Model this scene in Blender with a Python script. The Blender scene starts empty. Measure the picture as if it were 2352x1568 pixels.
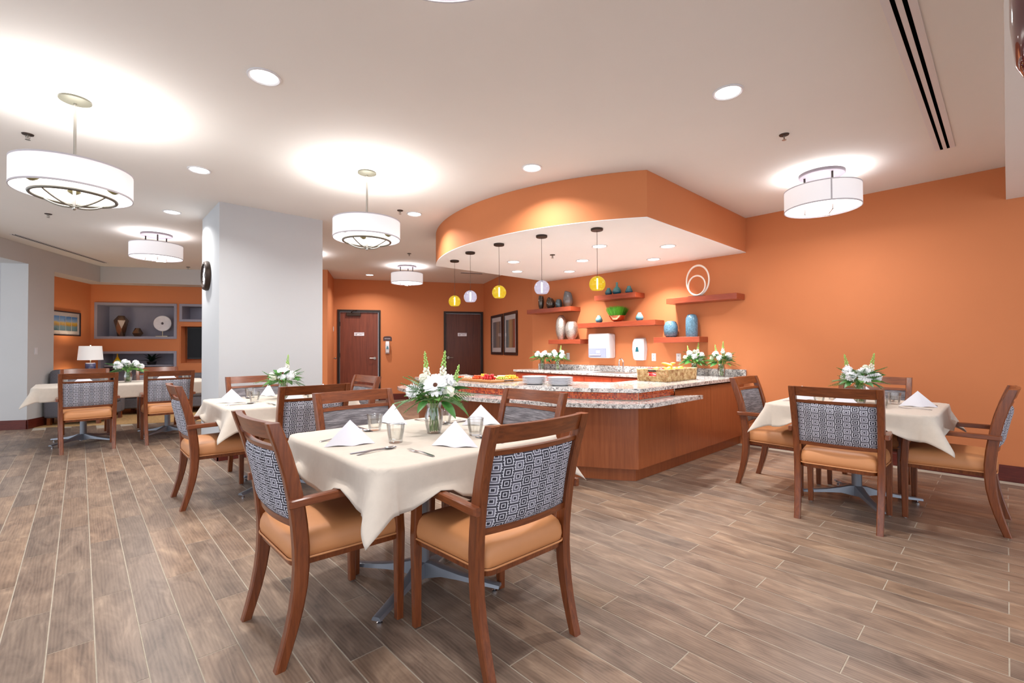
import bpy, bmesh, math, random
from mathutils import Vector, Matrix
PI = math.pi
sc = bpy.context.scene
C = sc.collection

# ------------------------------------------------------------------ camera
H = 1.25
YAW, PITCH, ROLL = 0.81952, 0.01454, -0.00422
fwd = Vector((math.cos(YAW)*math.cos(PITCH), math.sin(YAW)*math.cos(PITCH), math.sin(PITCH)))
rgt = Vector((math.sin(YAW), -math.cos(YAW), 0))
upv = rgt.cross(fwd)
r2 = rgt*math.cos(ROLL) + upv*math.sin(ROLL)
u2 = -rgt*math.sin(ROLL) + upv*math.cos(ROLL)
cam = bpy.data.cameras.new('camera'); camo = bpy.data.objects.new('camera', cam); C.objects.link(camo)
cam.sensor_width = 36.0; cam.lens = 1062.2/2352*36.0; cam.clip_start = 0.05; cam.clip_end = 100
camo.matrix_world = Matrix(((r2.x, u2.x, -fwd.x, 0), (r2.y, u2.y, -fwd.y, 0), (r2.z, u2.z, -fwd.z, H), (0, 0, 0, 1)))
sc.camera = camo

# ------------------------------------------------------------------ world and exposure
w = bpy.data.worlds.new('world'); sc.world = w; w.use_nodes = True
bg = w.node_tree.nodes['Background']; bg.inputs[0].default_value = (0.86, 0.91, 1.0, 1); bg.inputs[1].default_value = 1.6
sc.view_settings.view_transform = 'Standard'; sc.view_settings.look = 'None'
sc.view_settings.gamma = 1.0; sc.view_settings.use_curve_mapping = False
sc.view_settings.exposure = 0.36
LAMP = 1.0     # scale of every lamp in the room

# ------------------------------------------------------------------ material helpers
def lin(c):
    c = c/255.0
    return c/12.92 if c <= 0.04045 else ((c+0.055)/1.055)**2.4
def S(r, g, b): return (lin(r), lin(g), lin(b), 1)
class NT:
    def __init__(s, name):
        s.m = bpy.data.materials.new(name); s.m.use_nodes = True
        s.t = s.m.node_tree; s.n = s.t.nodes; s.p = s.n['Principled BSDF']; s.out = s.n['Material Output']
    def node(s, ty, **kw):
        n = s.n.new(ty)
        for k, v in kw.items(): setattr(n, k, v)
        return n
    def link(s, a, b): s.t.links.new(a, b)
    def val(s, x, sock):
        if isinstance(x, (int, float)): sock.default_value = x
        else: s.link(x, sock)
    def math(s, op, a, b=0.0, c=None, clamp=False):
        n = s.node('ShaderNodeMath', operation=op, use_clamp=clamp)
        s.val(a, n.inputs[0]); s.val(b, n.inputs[1])
        if c is not None: s.val(c, n.inputs[2])
        return n.outputs[0]
    def coords(s, kind='Object', scale=(1, 1, 1), rot=(0, 0, 0)):
        if kind == 'World': o = s.node('ShaderNodeNewGeometry').outputs['Position']
        else: o = s.node('ShaderNodeTexCoord').outputs[kind]
        mp = s.node('ShaderNodeMapping'); s.link(o, mp.inputs[0])
        mp.inputs['Scale'].default_value = scale; mp.inputs['Rotation'].default_value = rot
        return mp.outputs[0]
    def noise(s, vec, scale=5, detail=4, rough=.55, dist=0):
        n = s.node('ShaderNodeTexNoise'); s.link(vec, n.inputs['Vector'])
        n.inputs['Scale'].default_value = scale; n.inputs['Detail'].default_value = detail
        n.inputs['Roughness'].default_value = rough; n.inputs['Distortion'].default_value = dist
        return n.outputs['Fac']
    def ramp(s, fac, stops):
        n = s.node('ShaderNodeValToRGB'); s.link(fac, n.inputs[0]); e = n.color_ramp.elements
        while len(e) < len(stops): e.new(0.5)
        for i, (p, c) in enumerate(stops): e[i].position = p; e[i].color = c
        return n.outputs[0]
    def mix(s, fac, a, b, mode='MIX'):
        n = s.node('ShaderNodeMix', data_type='RGBA', blend_type=mode)
        s.val(fac, n.inputs[0])
        for x, i in ((a, 6), (b, 7)):
            if isinstance(x, tuple): n.inputs[i].default_value = x
            else: s.link(x, n.inputs[i])
        return n.outputs[2]
    def base(s, c):
        if isinstance(c, tuple): s.p.inputs['Base Color'].default_value = c
        else: s.link(c, s.p.inputs['Base Color'])
    def set(s, rough=.5, metal=0, spec=.5, **kw):
        s.p.inputs['Roughness'].default_value = rough; s.p.inputs['Metallic'].default_value = metal
        s.p.inputs['Specular IOR Level'].default_value = spec
        for k, v in kw.items(): s.p.inputs[k.replace('_', ' ')].default_value = v
    def bump(s, h, strength=.2, dist=.01):
        b = s.node('ShaderNodeBump'); b.inputs['Strength'].default_value = strength; b.inputs['Distance'].default_value = dist
        s.link(h, b.inputs['Height']); s.link(b.outputs[0], s.p.inputs['Normal'])
MAT = {}
def plain(name, col, rough=.5, metal=0, spec=.5, var=0.06, vs=12, bump=0, bs=60, **kw):
    t = NT(name); v = t.coords('Object')
    d = tuple(x*(1-var) for x in col[:3])+(1,); l = tuple(min(1, x*(1+var)) for x in col[:3])+(1,)
    t.base(t.ramp(t.noise(v, vs, 3), [(.3, d), (.7, l)])); t.set(rough, metal, spec, **kw)
    if bump: t.bump(t.noise(v, bs, 3), bump, .004)
    MAT[name] = t.m; return t.m
def wood(name, dark, mid, light, grain=(28, 28, 2.2), rough=.35, coat=0.0, kind='Object', dens=3.0):
    t = NT(name); v = t.coords(kind, grain)
    a = t.noise(v, dens, 5, .6, .4); b = t.noise(t.coords(kind, tuple(g*6 for g in grain)), dens, 2, .5)
    c = t.ramp(a, [(.25, dark), (.5, mid), (.78, light)])
    t.base(t.mix(t.math('MULTIPLY', b, .35), c, dark)); t.set(rough, 0, .4)
    t.p.inputs['Coat Weight'].default_value = coat; t.p.inputs['Coat Roughness'].default_value = .2
    MAT[name] = t.m; return t.m
def glow(name, col, strength):
    t = NT(name); t.base((.9, .9, .9, 1)); t.p.inputs['Emission Color'].default_value = col
    t.p.inputs['Emission Strength'].default_value = strength; t.set(.6); MAT[name] = t.m; return t.m
def glass(name, col, rough=.0, alpha_mix=.6, ior=1.45):
    # thin clear glass: mostly transparent with glossy reflections
    t = NT(name); tr = t.node('ShaderNodeBsdfTransparent'); tr.inputs[0].default_value = col
    gl = t.node('ShaderNodeBsdfGlossy'); gl.inputs['Roughness'].default_value = max(rough, .03)
    lw = t.node('ShaderNodeLayerWeight'); lw.inputs[0].default_value = .35
    mx = t.node('ShaderNodeMixShader'); f = t.math('MULTIPLY_ADD', lw.outputs['Fresnel'], alpha_mix, .04, clamp=True)
    t.link(f, mx.inputs[0]); t.link(tr.outputs[0], mx.inputs[1]); t.link(gl.outputs[0], mx.inputs[2])
    t.link(mx.outputs[0], t.out.inputs[0]); MAT[name] = t.m; return t.m

def lit_globe(name, tint, lit, e):
    # blown glass lit from inside by its own bulb: mostly clear, faintly scattering, glossy at the rim
    t = NT(name); tr = t.node('ShaderNodeBsdfTransparent'); tr.inputs[0].default_value = tint
    em = t.node('ShaderNodeEmission'); em.inputs[0].default_value = lit; em.inputs[1].default_value = e
    gl = t.node('ShaderNodeBsdfGlossy'); gl.inputs['Roughness'].default_value = .04
    lw = t.node('ShaderNodeLayerWeight'); lw.inputs[0].default_value = .3
    a = t.node('ShaderNodeMixShader'); a.inputs[0].default_value = .3; t.link(tr.outputs[0], a.inputs[1]); t.link(em.outputs[0], a.inputs[2])
    b = t.node('ShaderNodeMixShader'); t.link(t.math('MULTIPLY_ADD', lw.outputs['Fresnel'], .3, .02), b.inputs[0]); t.link(a.outputs[0], b.inputs[1]); t.link(gl.outputs[0], b.inputs[2])
    t.link(b.outputs[0], t.out.inputs[0]); MAT[name] = t.m; return t.m
# paints
plain('orange_paint', S(204, 125, 77), .75, var=.015, vs=2, bump=.05, bs=220)
plain('ceiling_paint', S(228, 225, 221), .85, var=.01, vs=2, bump=.04, bs=160)
plain('soffit_paint', S(242, 243, 245), .85, var=.01, vs=2, bump=.04, bs=160)
plain('grey_paint', S(196, 196, 196), .8, var=.012, vs=2, bump=.04, bs=200)
plain('pillar_paint', S(192, 195, 198), .8, var=.012, vs=2, bump=.05, bs=200)
plain('niche_paint', S(150, 148, 162), .6, var=.02)
plain('white_plastic', S(218, 218, 222), .35, var=.01)
plain('grey_plastic', S(138, 144, 166), .3, var=.03)
plain('black_plastic', S(22, 21, 23), .4, var=.05)
plain('dark_metal', S(52, 46, 44), .45, .6, var=.05)
plain('bronze_metal', S(58, 44, 36), .45, .5, var=.08)
plain('chrome', S(215, 215, 220), .12, 1.0, var=.02)
plain('nickel', S(168, 165, 158), .3, 1.0, var=.03)
plain('silver_paint', S(134, 138, 146), .38, .5, var=.04)
plain('ring_metal', S(112, 108, 98), .35, .7, var=.06)
plain('canopy_grey', S(98, 90, 96), .6, 0, .2, var=.04)
plain('canopy_olive', S(96, 94, 82), .45, .3, .3, var=.06)
plain('slot_black', S(5, 5, 5), 1.0, 0, 0.0, var=.05)
plain('steel', S(200, 200, 205), .2, 1.0, var=.04)
plain('cloth', S(200, 189, 176), .9, var=.03, vs=30, bump=.12, bs=500, Sheen_Weight=.15)
plain('napkin', S(238, 238, 246), .9, var=.01, bump=.08, bs=500)
plain('seat_vinyl', S(204, 140, 90), .5, var=.03, vs=8, bump=.05, bs=300)
plain('grout', S(178, 168, 152), .9, var=.08, vs=30)
plain('porcelain', S(244, 244, 248), .15, var=.01)
plain('stem_green', S(92, 134, 52), .5, var=.2, vs=40)
plain('leaf_green', S(62, 116, 48), .45, var=.3, vs=25)
plain('bright_leaf', S(104, 158, 66), .45, var=.25, vs=25)
plain('pale_green', S(158, 196, 104), .5, var=.2, vs=40)
plain('dark_leaf', S(30, 52, 36), .4, var=.3, vs=25)
plain('grass_green', S(92, 172, 48), .5, var=.45, vs=120)
plain('petal_white', S(246, 246, 248), .6, var=.015, Subsurface_Weight=0.0)
plain('cream_petal', S(240, 240, 224), .6, var=.03)
plain('flower_brown', S(92, 52, 34), .8, var=.3, vs=90)
plain('teal_glaze', S(32, 112, 128), .1, var=.2, vs=10, Coat_Weight=.6)
plain('yellow_ceramic', S(232, 176, 16), .2, var=.05)
plain('lamp_blue', S(50, 56, 92), .12, var=.3, vs=10, Coat_Weight=.5)
plain('sofa_fabric', S(100, 98, 104), .9, var=.3, vs=140, bump=.3, bs=200)
plain('carpet', S(186, 150, 100), .95, var=.22, vs=22, bump=.4, bs=300)
plain('strawberry_red', S(198, 34, 40), .35, var=.25, vs=60)
plain('grape_green', S(190, 206, 96), .25, var=.1)
plain('cheddar', S(250, 186, 50), .5, var=.08)
plain('pale_cheese', S(246, 228, 160), .55, var=.06)
plain('tomato_orange', S(222, 86, 36), .35, var=.2, vs=50)
plain('cured_meat', S(206, 120, 104), .5, var=.3, vs=80)
plain('nut_white', S(232, 208, 186), .6, var=.2, vs=80)
plain('berry_dark', S(40, 36, 62), .4, var=.2)
plain('apple_red', S(196, 44, 58), .3, var=.35, vs=18)
plain('orange_peel', S(246, 170, 62), .45, var=.1, vs=40, bump=.2, bs=160)
plain('banana_yellow', S(240, 204, 90), .45, var=.1)
plain('maroon_gloss', S(70, 24, 30), .08, var=.2, vs=4, Coat_Weight=1.0)
plain('screen_black', S(9, 8, 11), .4, 0, .25, var=.1)
plain('brass_pale', S(196, 182, 150), .3, .9, var=.05)
plain('sculpt_white', S(240, 232, 222), .5, var=.02)
plain('marble_white', S(232, 228, 232), .35, var=.06, vs=14)
plain('mat_board', S(226, 216, 214), .8, var=.01)
plain('frame_dark', S(46, 24, 22), .3, var=.15, Coat_Weight=.3)
plain('sign_brown', S(70, 46, 46), .45, var=.05)
plain('sign_white', S(236, 236, 244), .35, var=.01)
plain('ink_black', S(30, 28, 40), .6, var=.02)
plain('blue_speckle', S(84, 118, 138), .25, var=.34, vs=60, Coat_Weight=.2)
plain('bronze_glass', S(84, 74, 66), .14, .55, var=.3, vs=7, Coat_Weight=.5)
plain('slate_glass', S(92, 112, 120), .14, .45, var=.3, vs=7, Coat_Weight=.5)
plain('copper', S(205, 140, 112), .15, 1.0, var=.05)
plain('faceted_bronze', S(150, 124, 104), .25, .9, var=.15)
plain('shade_linen', S(228, 228, 226), .9, var=.02, vs=60)
plain('socket_brass', S(108, 100, 66), .5, .4, var=.1)
glass('clear_glass', (.985, .99, .985, 1)); lit_globe('globe_yellow', (.97, .86, .30, 1), (1.0, .74, .06, 1), .85); lit_globe('globe_lilac', (.93, .91, .98, 1), (.90, .86, 1.0, 1), .75)
glass('picture_glass', (1, 1, 1, 1), alpha_mix=.35); glass('water', (.99, .985, .965, 1), alpha_mix=.2)
wood('chair_wood', S(88, 42, 18), S(122, 62, 28), S(146, 80, 40), (26, 26, 2.4), .30, .4)
wood('chair_rail_wood', S(88, 42, 18), S(122, 62, 28), S(146, 80, 40), (2.4, 26, 26), .30, .4)
wood('chair_arm_wood', S(88, 42, 18), S(122, 62, 28), S(146, 80, 40), (26, 2.4, 26), .30, .4)
wood('bar_wood', S(138, 74, 40), S(156, 86, 48), S(172, 99, 58), (14, 14, .8), .35, .2)
wood('cabinet_wood', S(150, 58, 34), S(174, 72, 44), S(188, 86, 54), (10, 4, 1.2), .35, .2)
wood('shelf_wood', S(132, 54, 30), S(152, 66, 38), S(170, 80, 48), (20, 2, 20), .35, .2)
wood('door_wood', S(96, 46, 30), S(124, 62, 42), S(142, 76, 52), (9, 9, .5), .4, .1)
wood('dark_door_wood', S(72, 36, 26), S(94, 50, 36), S(108, 60, 44), (9, 9, .5), .4, .1)
wood('baseboard_wood', S(72, 22, 16), S(96, 34, 24), S(114, 44, 32), (3, 3, 30), .35, .2)
wood('board_wood', S(140, 88, 44), S(176, 118, 66), S(200, 146, 90), (4, 30, 30), .5)

def make_granite():
    t = NT('granite'); v = t.coords('World')
    a = t.noise(v, 26, 7, .7, 1.2); b = t.noise(v, 90, 4, .7)
    c = t.ramp(a, [(.36, S(74, 72, 74)), (.44, S(156, 152, 150)), (.52, S(214, 210, 206)), (.68, S(232, 228, 224))])
    t.base(t.mix(t.ramp(b, [(.36, (1, 1, 1, 1)), (.46, (0, 0, 0, 1))]), c, S(96, 94, 96)))
    t.set(.16, 0, .5); t.p.inputs['Coat Weight'].default_value = .3; MAT['granite'] = t.m
make_granite()
def make_floor():
    t = NT('plank_tile'); g = t.node('ShaderNodeNewGeometry'); sx = t.node('ShaderNodeSeparateXYZ'); t.link(g.outputs['Position'], sx.inputs[0])
    W_, L_ = .1487, .8995
    rx = t.math('DIVIDE', t.math('SUBTRACT', sx.outputs[0], .0547), W_); row = t.math('FLOOR', rx)
    par = t.math('FLOORED_MODULO', row, 2.0)
    yo = t.math('SUBTRACT', sx.outputs[1], t.math('MULTIPLY_ADD', par, -.443, .454))
    yk = t.math('FLOOR', t.math('DIVIDE', yo, L_))
    idv = t.node('ShaderNodeCombineXYZ'); t.link(row, idv.inputs[0]); t.link(yk, idv.inputs[1])
    wn = t.node('ShaderNodeTexWhiteNoise', noise_dimensions='3D'); t.link(idv.outputs[0], wn.inputs['Vector'])
    off = t.math('MULTIPLY', wn.outputs['Value'], 60.0)
    def vec(kx, ky):
        cv = t.node('ShaderNodeCombineXYZ'); t.link(t.math('MULTIPLY', sx.outputs[0], kx), cv.inputs[0])
        t.link(t.math('MULTIPLY', sx.outputs[1], ky), cv.inputs[1]); t.link(off, cv.inputs[2]); return cv.outputs[0]
    big = t.noise(vec(10, 3.2), 1.0, 4, .6, .9)
    grain = t.noise(vec(34, 2.6), 1.0, 5, .6, 1.6)
    wv = t.node('ShaderNodeTexWave', wave_type='BANDS', bands_direction='X'); t.link(vec(26, 3.0), wv.inputs['Vector'])
    wv.inputs['Scale'].default_value = .8; wv.inputs['Distortion'].default_value = 9; wv.inputs['Detail'].default_value = 3; wv.inputs['Detail Scale'].default_value = .9
    tone = t.ramp(big, [(.24, S(86, 71, 62)), (.42, S(126, 107, 93)), (.58, S(148, 127, 110)), (.76, S(178, 155, 134))])
    c1 = t.mix(t.math('MULTIPLY', t.ramp(grain, [(.38, (1, 1, 1, 1)), (.62, (0, 0, 0, 1))]), .36), tone, S(88, 71, 60))
    c2 = t.mix(t.math('MULTIPLY', wv.outputs['Fac'], .15), c1, S(186, 164, 144))
    br = t.math('MULTIPLY_ADD', wn.outputs['Value'], .36, .82)
    hsv = t.node('ShaderNodeHueSaturation'); t.link(c2, hsv.inputs['Color']); t.link(br, hsv.inputs['Value'])
    t.link(t.math('MULTIPLY_ADD', wn.outputs['Value'], .25, .9), hsv.inputs['Saturation'])
    t.base(hsv.outputs[0]); t.set(.38, 0, .45); t.bump(grain, .06, .003); MAT['plank_tile'] = t.m
make_floor()
def make_pattern():
    t = NT('pattern_fabric'); sp = t.node('ShaderNodeSeparateXYZ'); t.link(t.coords('Object'), sp.inputs[0])
    u = t.math('DIVIDE', sp.outputs[0], .0465); col = t.math('FLOOR', u)
    par = t.math('FLOORED_MODULO', col, 2.0)
    v = t.math('ADD', t.math('DIVIDE', sp.outputs[2], .0445), t.math('MULTIPLY', par, .5))
    fu = t.math('ABSOLUTE', t.math('SUBTRACT', t.math('FRACT', u), .5)); fv = t.math('ABSOLUTE', t.math('SUBTRACT', t.math('FRACT', v), .5))
    d = t.math('MAXIMUM', fu, fv)
    def band(x, a, b): return t.math('MULTIPLY', t.math('GREATER_THAN', x, a), t.math('LESS_THAN', x, b))
    ring1 = band(d, .13, .195); ring2 = band(d, .335, .41)
    outside = t.math('GREATER_THAN', d, .41); bar = t.math('MULTIPLY', outside, t.math('MAXIMUM', band(fv, .08, .15), t.math('LESS_THAN', fv, -1.0)))
    white = t.math('MAXIMUM', t.math('MAXIMUM', ring1, ring2), bar, clamp=True)
    tone = t.mix(par, S(42, 40, 48), S(112, 110, 122)); inner = t.math('LESS_THAN', d, .13)
    tone2 = t.mix(inner, t.mix(outside, tone, S(66, 64, 72)), S(52, 50, 58))
    fine = t.noise(t.coords('Object', (1, 1, 1)), 260, 2)
    c = t.mix(white, tone2, S(226, 226, 234)); t.base(t.mix(t.math('MULTIPLY', fine, .14), c, S(150, 150, 166)))
    t.set(.85, 0, .2); t.bump(fine, .2, .002); MAT['pattern_fabric'] = t.m
make_pattern()
def make_weave():
    t = NT('weave_fabric'); a = t.noise(t.coords('Object', (7, 7, 130)), 1.6, 5, .65, .5)
    b = t.noise(t.coords('Object', (260, 260, 260)), 1.0, 2)
    c = t.ramp(a, [(.3, S(66, 64, 68)), (.5, S(122, 119, 124)), (.7, S(176, 173, 178))])
    t.base(t.mix(t.math('MULTIPLY', b, .3), c, S(90, 88, 94))); t.set(.9, 0, .2); t.bump(a, .2, .002); MAT['weave_fabric'] = t.m
make_weave()
def make_mosaic():
    t = NT('mosaic_glass'); g = t.node('ShaderNodeNewGeometry')
    t.base(t.ramp(g.outputs['Random Per Island'], [(0, S(140, 44, 24)), (.35, S(190, 66, 30)), (.7, S(214, 88, 40)), (1, S(226, 120, 66))]))
    t.set(.15, 0, .5); MAT['mosaic_glass'] = t.m
make_mosaic()
def make_silver_vase():
    t = NT('hammered_silver'); v = t.coords('Object', (40, 40, 90)); n = t.noise(v, 1.5, 3)
    t.base(t.ramp(n, [(.3, S(150, 138, 128)), (.7, S(226, 220, 214))])); t.set(.32, .8); t.bump(n, .6, .006); MAT['hammered_silver'] = t.m
make_silver_vase()
def make_grad(name, top, bot, z0, z1):
    t = NT(name); sp = t.node('ShaderNodeSeparateXYZ'); t.link(t.coords('Object'), sp.inputs[0])
    t.base(t.ramp(t.math('MULTIPLY_ADD', sp.outputs[2], 1/(z1-z0), -z0/(z1-z0), clamp=True), [(.2, bot), (.75, top)]))
    t.set(.12, 0, .5); t.p.inputs['Coat Weight'].default_value = .5; MAT[name] = t.m
make_grad('aqua_glaze', S(150, 206, 212), S(16, 104, 130), 0, .12); make_grad('deep_teal_glaze', S(66, 132, 134), S(10, 78, 98), 0, .13)
make_grad('ombre_glass', S(104, 112, 118), S(92, 70, 58), 0, .26)
make_grad('gerbera_core', S(250, 244, 226), S(250, 244, 226), 0, 1)
def make_print(name, stops, axis=0, scale=(1, 1, 1)):
    t = NT(name); v = t.coords('Object', scale); sp = t.node('ShaderNodeSeparateXYZ'); t.link(t.coords('Generated'), sp.inputs[0])
    n = t.noise(t.coords('Generated', (9, 1, 1.2)), 2.0, 5, .6, .8)
    f = t.math('ADD', sp.outputs[axis], t.math('MULTIPLY_ADD', n, .3, -.15))
    t.base(t.ramp(f, stops)); t.set(.6); MAT[name] = t.m
make_print('abstract_print_cool', [(.05, S(126, 128, 132)), (.3, S(112, 110, 116)), (.5, S(150, 126, 112)), (.75, S(166, 136, 112)), (.95, S(110, 104, 104))])
make_print('abstract_print_warm', [(.1, S(84, 104, 112)), (.28, S(124, 138, 140)), (.36, S(186, 152, 112)), (.6, S(198, 154, 100)), (.75, S(150, 112, 74)), (.88, S(176, 78, 44))])
make_print('landscape_print', [(.05, S(96, 132, 150)), (.3, S(120, 156, 170)), (.38, S(196, 150, 50)), (.55, S(236, 196, 84)), (.66, S(150, 186, 230)), (.95, S(84, 150, 222))], axis=2)
glow('lamp_lens', (1, .98, .96, 1), 9.0); glow('lamp_diffuser', (1, .97, .95, 1), 1.6); glow('filament', (1, .97, .9, 1), 25.0)
def make_shade(name, col, e):
    t = NT(name); v = t.coords('Object', (1, 1, 1)); n = t.noise(v, 160, 2)
    t.base(t.ramp(n, [(.3, tuple(x*.96 for x in col[:3])+(1,)), (.7, col)])); t.set(.8, 0, .2)
    t.p.inputs['Emission Color'].default_value = (1, .97, .96, 1); t.p.inputs['Emission Strength'].default_value = e; MAT[name] = t.m
make_shade('drum_shade', S(220, 216, 220), .34); make_shade('drum_rim', S(170, 164, 170), .10); make_shade('table_lamp_shade', S(226, 226, 222), .35)

# ------------------------------------------------------------------ mesh helpers
class MB:
    """collects shapes into one bmesh; build() links it as ONE mesh object"""
    def __init__(s): s.b = bmesh.new()
    def box(s, x0, x1, y0, y1, z0, z1, bev=0, seg=1):
        r = bmesh.ops.create_cube(s.b, size=1.0); vs = r['verts']
        for v in vs: v.co = Vector(((x0+x1)/2+v.co.x*(x1-x0), (y0+y1)/2+v.co.y*(y1-y0), (z0+z1)/2+v.co.z*(z1-z0)))
        if bev:
            es = list({e for v in vs for e in v.link_edges})
            bmesh.ops.bevel(s.b, geom=es, offset=bev, segments=seg, affect='EDGES', profile=.5)
        return s
    def obox(s, c, ex, ey, hx, hy, z0, z1, bev=0):
        """box with horizontal axes ex, ey (2D) centred at c"""
        n0 = len(s.b.verts); m = MB(); m.box(-hx, hx, -hy, hy, z0, z1, bev)
        tmp = bpy.data.meshes.new('t'); m.b.to_mesh(tmp); m.b.free()
        for v in tmp.vertices: x, y, z = v.co; v.co = (c[0]+ex[0]*x+ey[0]*y, c[1]+ex[1]*x+ey[1]*y, z)
        s.b.from_mesh(tmp); bpy.data.meshes.remove(tmp); return s
    def prism(s, pts, z0, z1):
        lo = [s.b.verts.new((p[0], p[1], z0)) for p in pts]; hi = [s.b.verts.new((p[0], p[1], z1)) for p in pts]
        s.b.faces.new(list(reversed(lo))); s.b.faces.new(hi); n = len(pts)
        for i in range(n): s.b.faces.new((lo[i], lo[(i+1) % n], hi[(i+1) % n], hi[i]))
        return s
    def loft(s, rings, cap=True, close=True):
        R = [[s.b.verts.new(p) for p in r] for r in rings]
        for a, b in zip(R, R[1:]):
            n = len(a)
            for i in range(n if close else n-1): s.b.faces.new((a[i], a[(i+1) % n], b[(i+1) % n], b[i]))
        if cap and close:
            s.b.faces.new(list(reversed(R[0]))); s.b.faces.new(R[-1])
        return s
    def lathe(s, prof, n=24, c=(0, 0, 0), closed=False, sq=0):
        rings = []
        for r, z in prof:
            rings.append([(c[0]+max(r, 1e-4)*math.cos(2*PI*k/n), c[1]+max(r, 1e-4)*math.sin(2*PI*k/n), c[2]+z) for k in range(n)])
        return s.loft(rings, cap=not closed) if not closed else s.loft(rings+[rings[0]], cap=False)
    def tube(s, pts, r, n=8, cap=True):
        P = [Vector(p) for p in pts]; rr = r if isinstance(r, (list, tuple)) else [r]*len(P)
        rings = []; prev = None
        for i, p in enumerate(P):
            t = (P[min(i+1, len(P)-1)]-P[max(i-1, 0)]).normalized()
            a = prev if prev is not None else (Vector((0, 0, 1)) if abs(t.z) < .9 else Vector((1, 0, 0)))
            x = (a - t*a.dot(t)).normalized(); y = t.cross(x); prev = x
            rings.append([p + (x*math.cos(2*PI*k/n)+y*math.sin(2*PI*k/n))*rr[i] for k in range(n)])
        return s.loft(rings, cap)
    def ring(s, c, R, r, n=32, m=8, axis='z', sx=1.0, sy=1.0):
        V = []
        for i in range(n):
            a = 2*PI*i/n; row = []
            for j in range(m):
                b = 2*PI*j/m; x = (R+r*math.cos(b))*math.cos(a)*sx; y = (R+r*math.cos(b))*math.sin(a)*sy; z = r*math.sin(b)
                q = (x, y, z) if axis == 'z' else ((z, x, y) if axis == 'x' else (x, z, y))
                row.append(s.b.verts.new((c[0]+q[0], c[1]+q[1], c[2]+q[2])))
            V.append(row)
        for i in range(n):
            for j in range(m): s.b.faces.new((V[i][j], V[(i+1) % n][j], V[(i+1) % n][(j+1) % m], V[i][(j+1) % m]))
        return s
    def ball(s, c, r, u=10, v=7, sz=1.0):
        vs = bmesh.ops.create_uvsphere(s.b, u_segments=u, v_segments=v, radius=r)['verts']
        for q in vs: q.co = Vector((c[0]+q.co.x, c[1]+q.co.y, c[2]+q.co.z*sz))
        return s
    def grid(s, f, nu, nv):
        V = [[s.b.verts.new(f(i/nu, j/nv)) for j in range(nv+1)] for i in range(nu+1)]
        for i in range(nu):
            for j in range(nv): s.b.faces.new((V[i][j], V[i+1][j], V[i+1][j+1], V[i][j+1]))
        return s
    def mesh(s, name, mat, smooth=None):
        bmesh.ops.recalc_face_normals(s.b, faces=s.b.faces[:])
        me = bpy.data.meshes.new(name); s.b.to_mesh(me); s.b.free()
        me.materials.append(MAT[mat])
        if smooth:
            for p in me.polygons: p.use_smooth = True
            me.set_sharp_from_angle(angle=math.radians(smooth))
        return me
    def build(s, name, mat, parent=None, loc=None, smooth=None):
        return link(name, s.mesh(name, mat, smooth), parent, loc)
def link(name, me, parent=None, loc=None):
    o = bpy.data.objects.new(name, me); C.objects.link(o)
    if parent is not None: o.parent = parent
    if loc is not None: o.location = loc
    return o
def tag(o, label, cat, group=None, kind=None):
    o['label'] = label; o['category'] = cat
    if group: o['group'] = group
    if kind: o['kind'] = kind
    return o
def struct(o): o['kind'] = 'structure'; return o
def thing(name, label, cat, loc=(0, 0, 0), rz=0, group=None):
    o = bpy.data.objects.new(name, None); C.objects.link(o); o.empty_display_size = .05
    o.location = loc; o.rotation_euler = (0, 0, rz); return tag(o, label, cat, group)
def dup(o, parent=None):
    c = o.copy(); C.objects.link(c); c.parent = parent
    for ch in o.children: dup(ch, c)
    return c
def place(proto, used, loc, rz=0, label=None, group=None, scale=None):
    """the first time moves the prototype itself, later a copy with its parts"""
    o = proto if not used else dup(proto)
    used.append(o); o.location = loc; o.rotation_euler = (0, 0, rz)
    if label: o['label'] = label
    if group: o['group'] = group
    if scale: o.scale = scale
    return o
def area(name, loc, size, power, rot=(0, 0, 0), col=(1, .97, .94), spread=PI, parent=None):
    l = bpy.data.lights.new(name, 'AREA'); l.shape = 'DISK'; l.size = size; l.energy = power*LAMP; l.color = col; l.spread = spread
    o = bpy.data.objects.new(name, l); C.objects.link(o); o.location = loc; o.rotation_euler = rot
    if parent is not None: o.parent = parent
    return o

# ------------------------------------------------------------------ the setting
CZ = 2.921; WX = 6.284
A1 = math.radians(-27.5)
e1 = Vector((math.cos(A1), math.sin(A1))); e2 = Vector((-e1.y, e1.x))
O_ = Vector((.283, 12.33)); CL = Vector((.155, 12.83)); DL = Vector((4.407, 10.923)); DR = DL+e1*3.64
PE = Vector((WX, 6.159))
def wall(name, p0, p1, z0, z1, th, mat, holes=()):
    """slab from p0 to p1 (2D), thickness th to the left of p0->p1, with rectangular holes (s0,s1,z0,z1)"""
    p0 = Vector(p0); p1 = Vector(p1); L = (p1-p0).length; d = (p1-p0)/L; n = Vector((-d.y, d.x))
    ss = sorted({0, L, *[h[0] for h in holes], *[h[1] for h in holes]}); zz = sorted({z0, z1, *[h[2] for h in holes], *[h[3] for h in holes]})
    m = MB()
    for a, b in zip(ss, ss[1:]):
        for c, e in zip(zz, zz[1:]):
            if any(h[0] <= (a+b)/2 <= h[1] and h[2] <= (c+e)/2 <= h[3] for h in holes): continue
            q = p0+d*(a+b)/2+n*th/2; m.obox(q, d, n, (b-a)/2, abs(th)/2, c, e)
    bmesh.ops.remove_doubles(m.b, verts=m.b.verts[:], dist=1e-5)
    return struct(m.build(name, mat))
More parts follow.
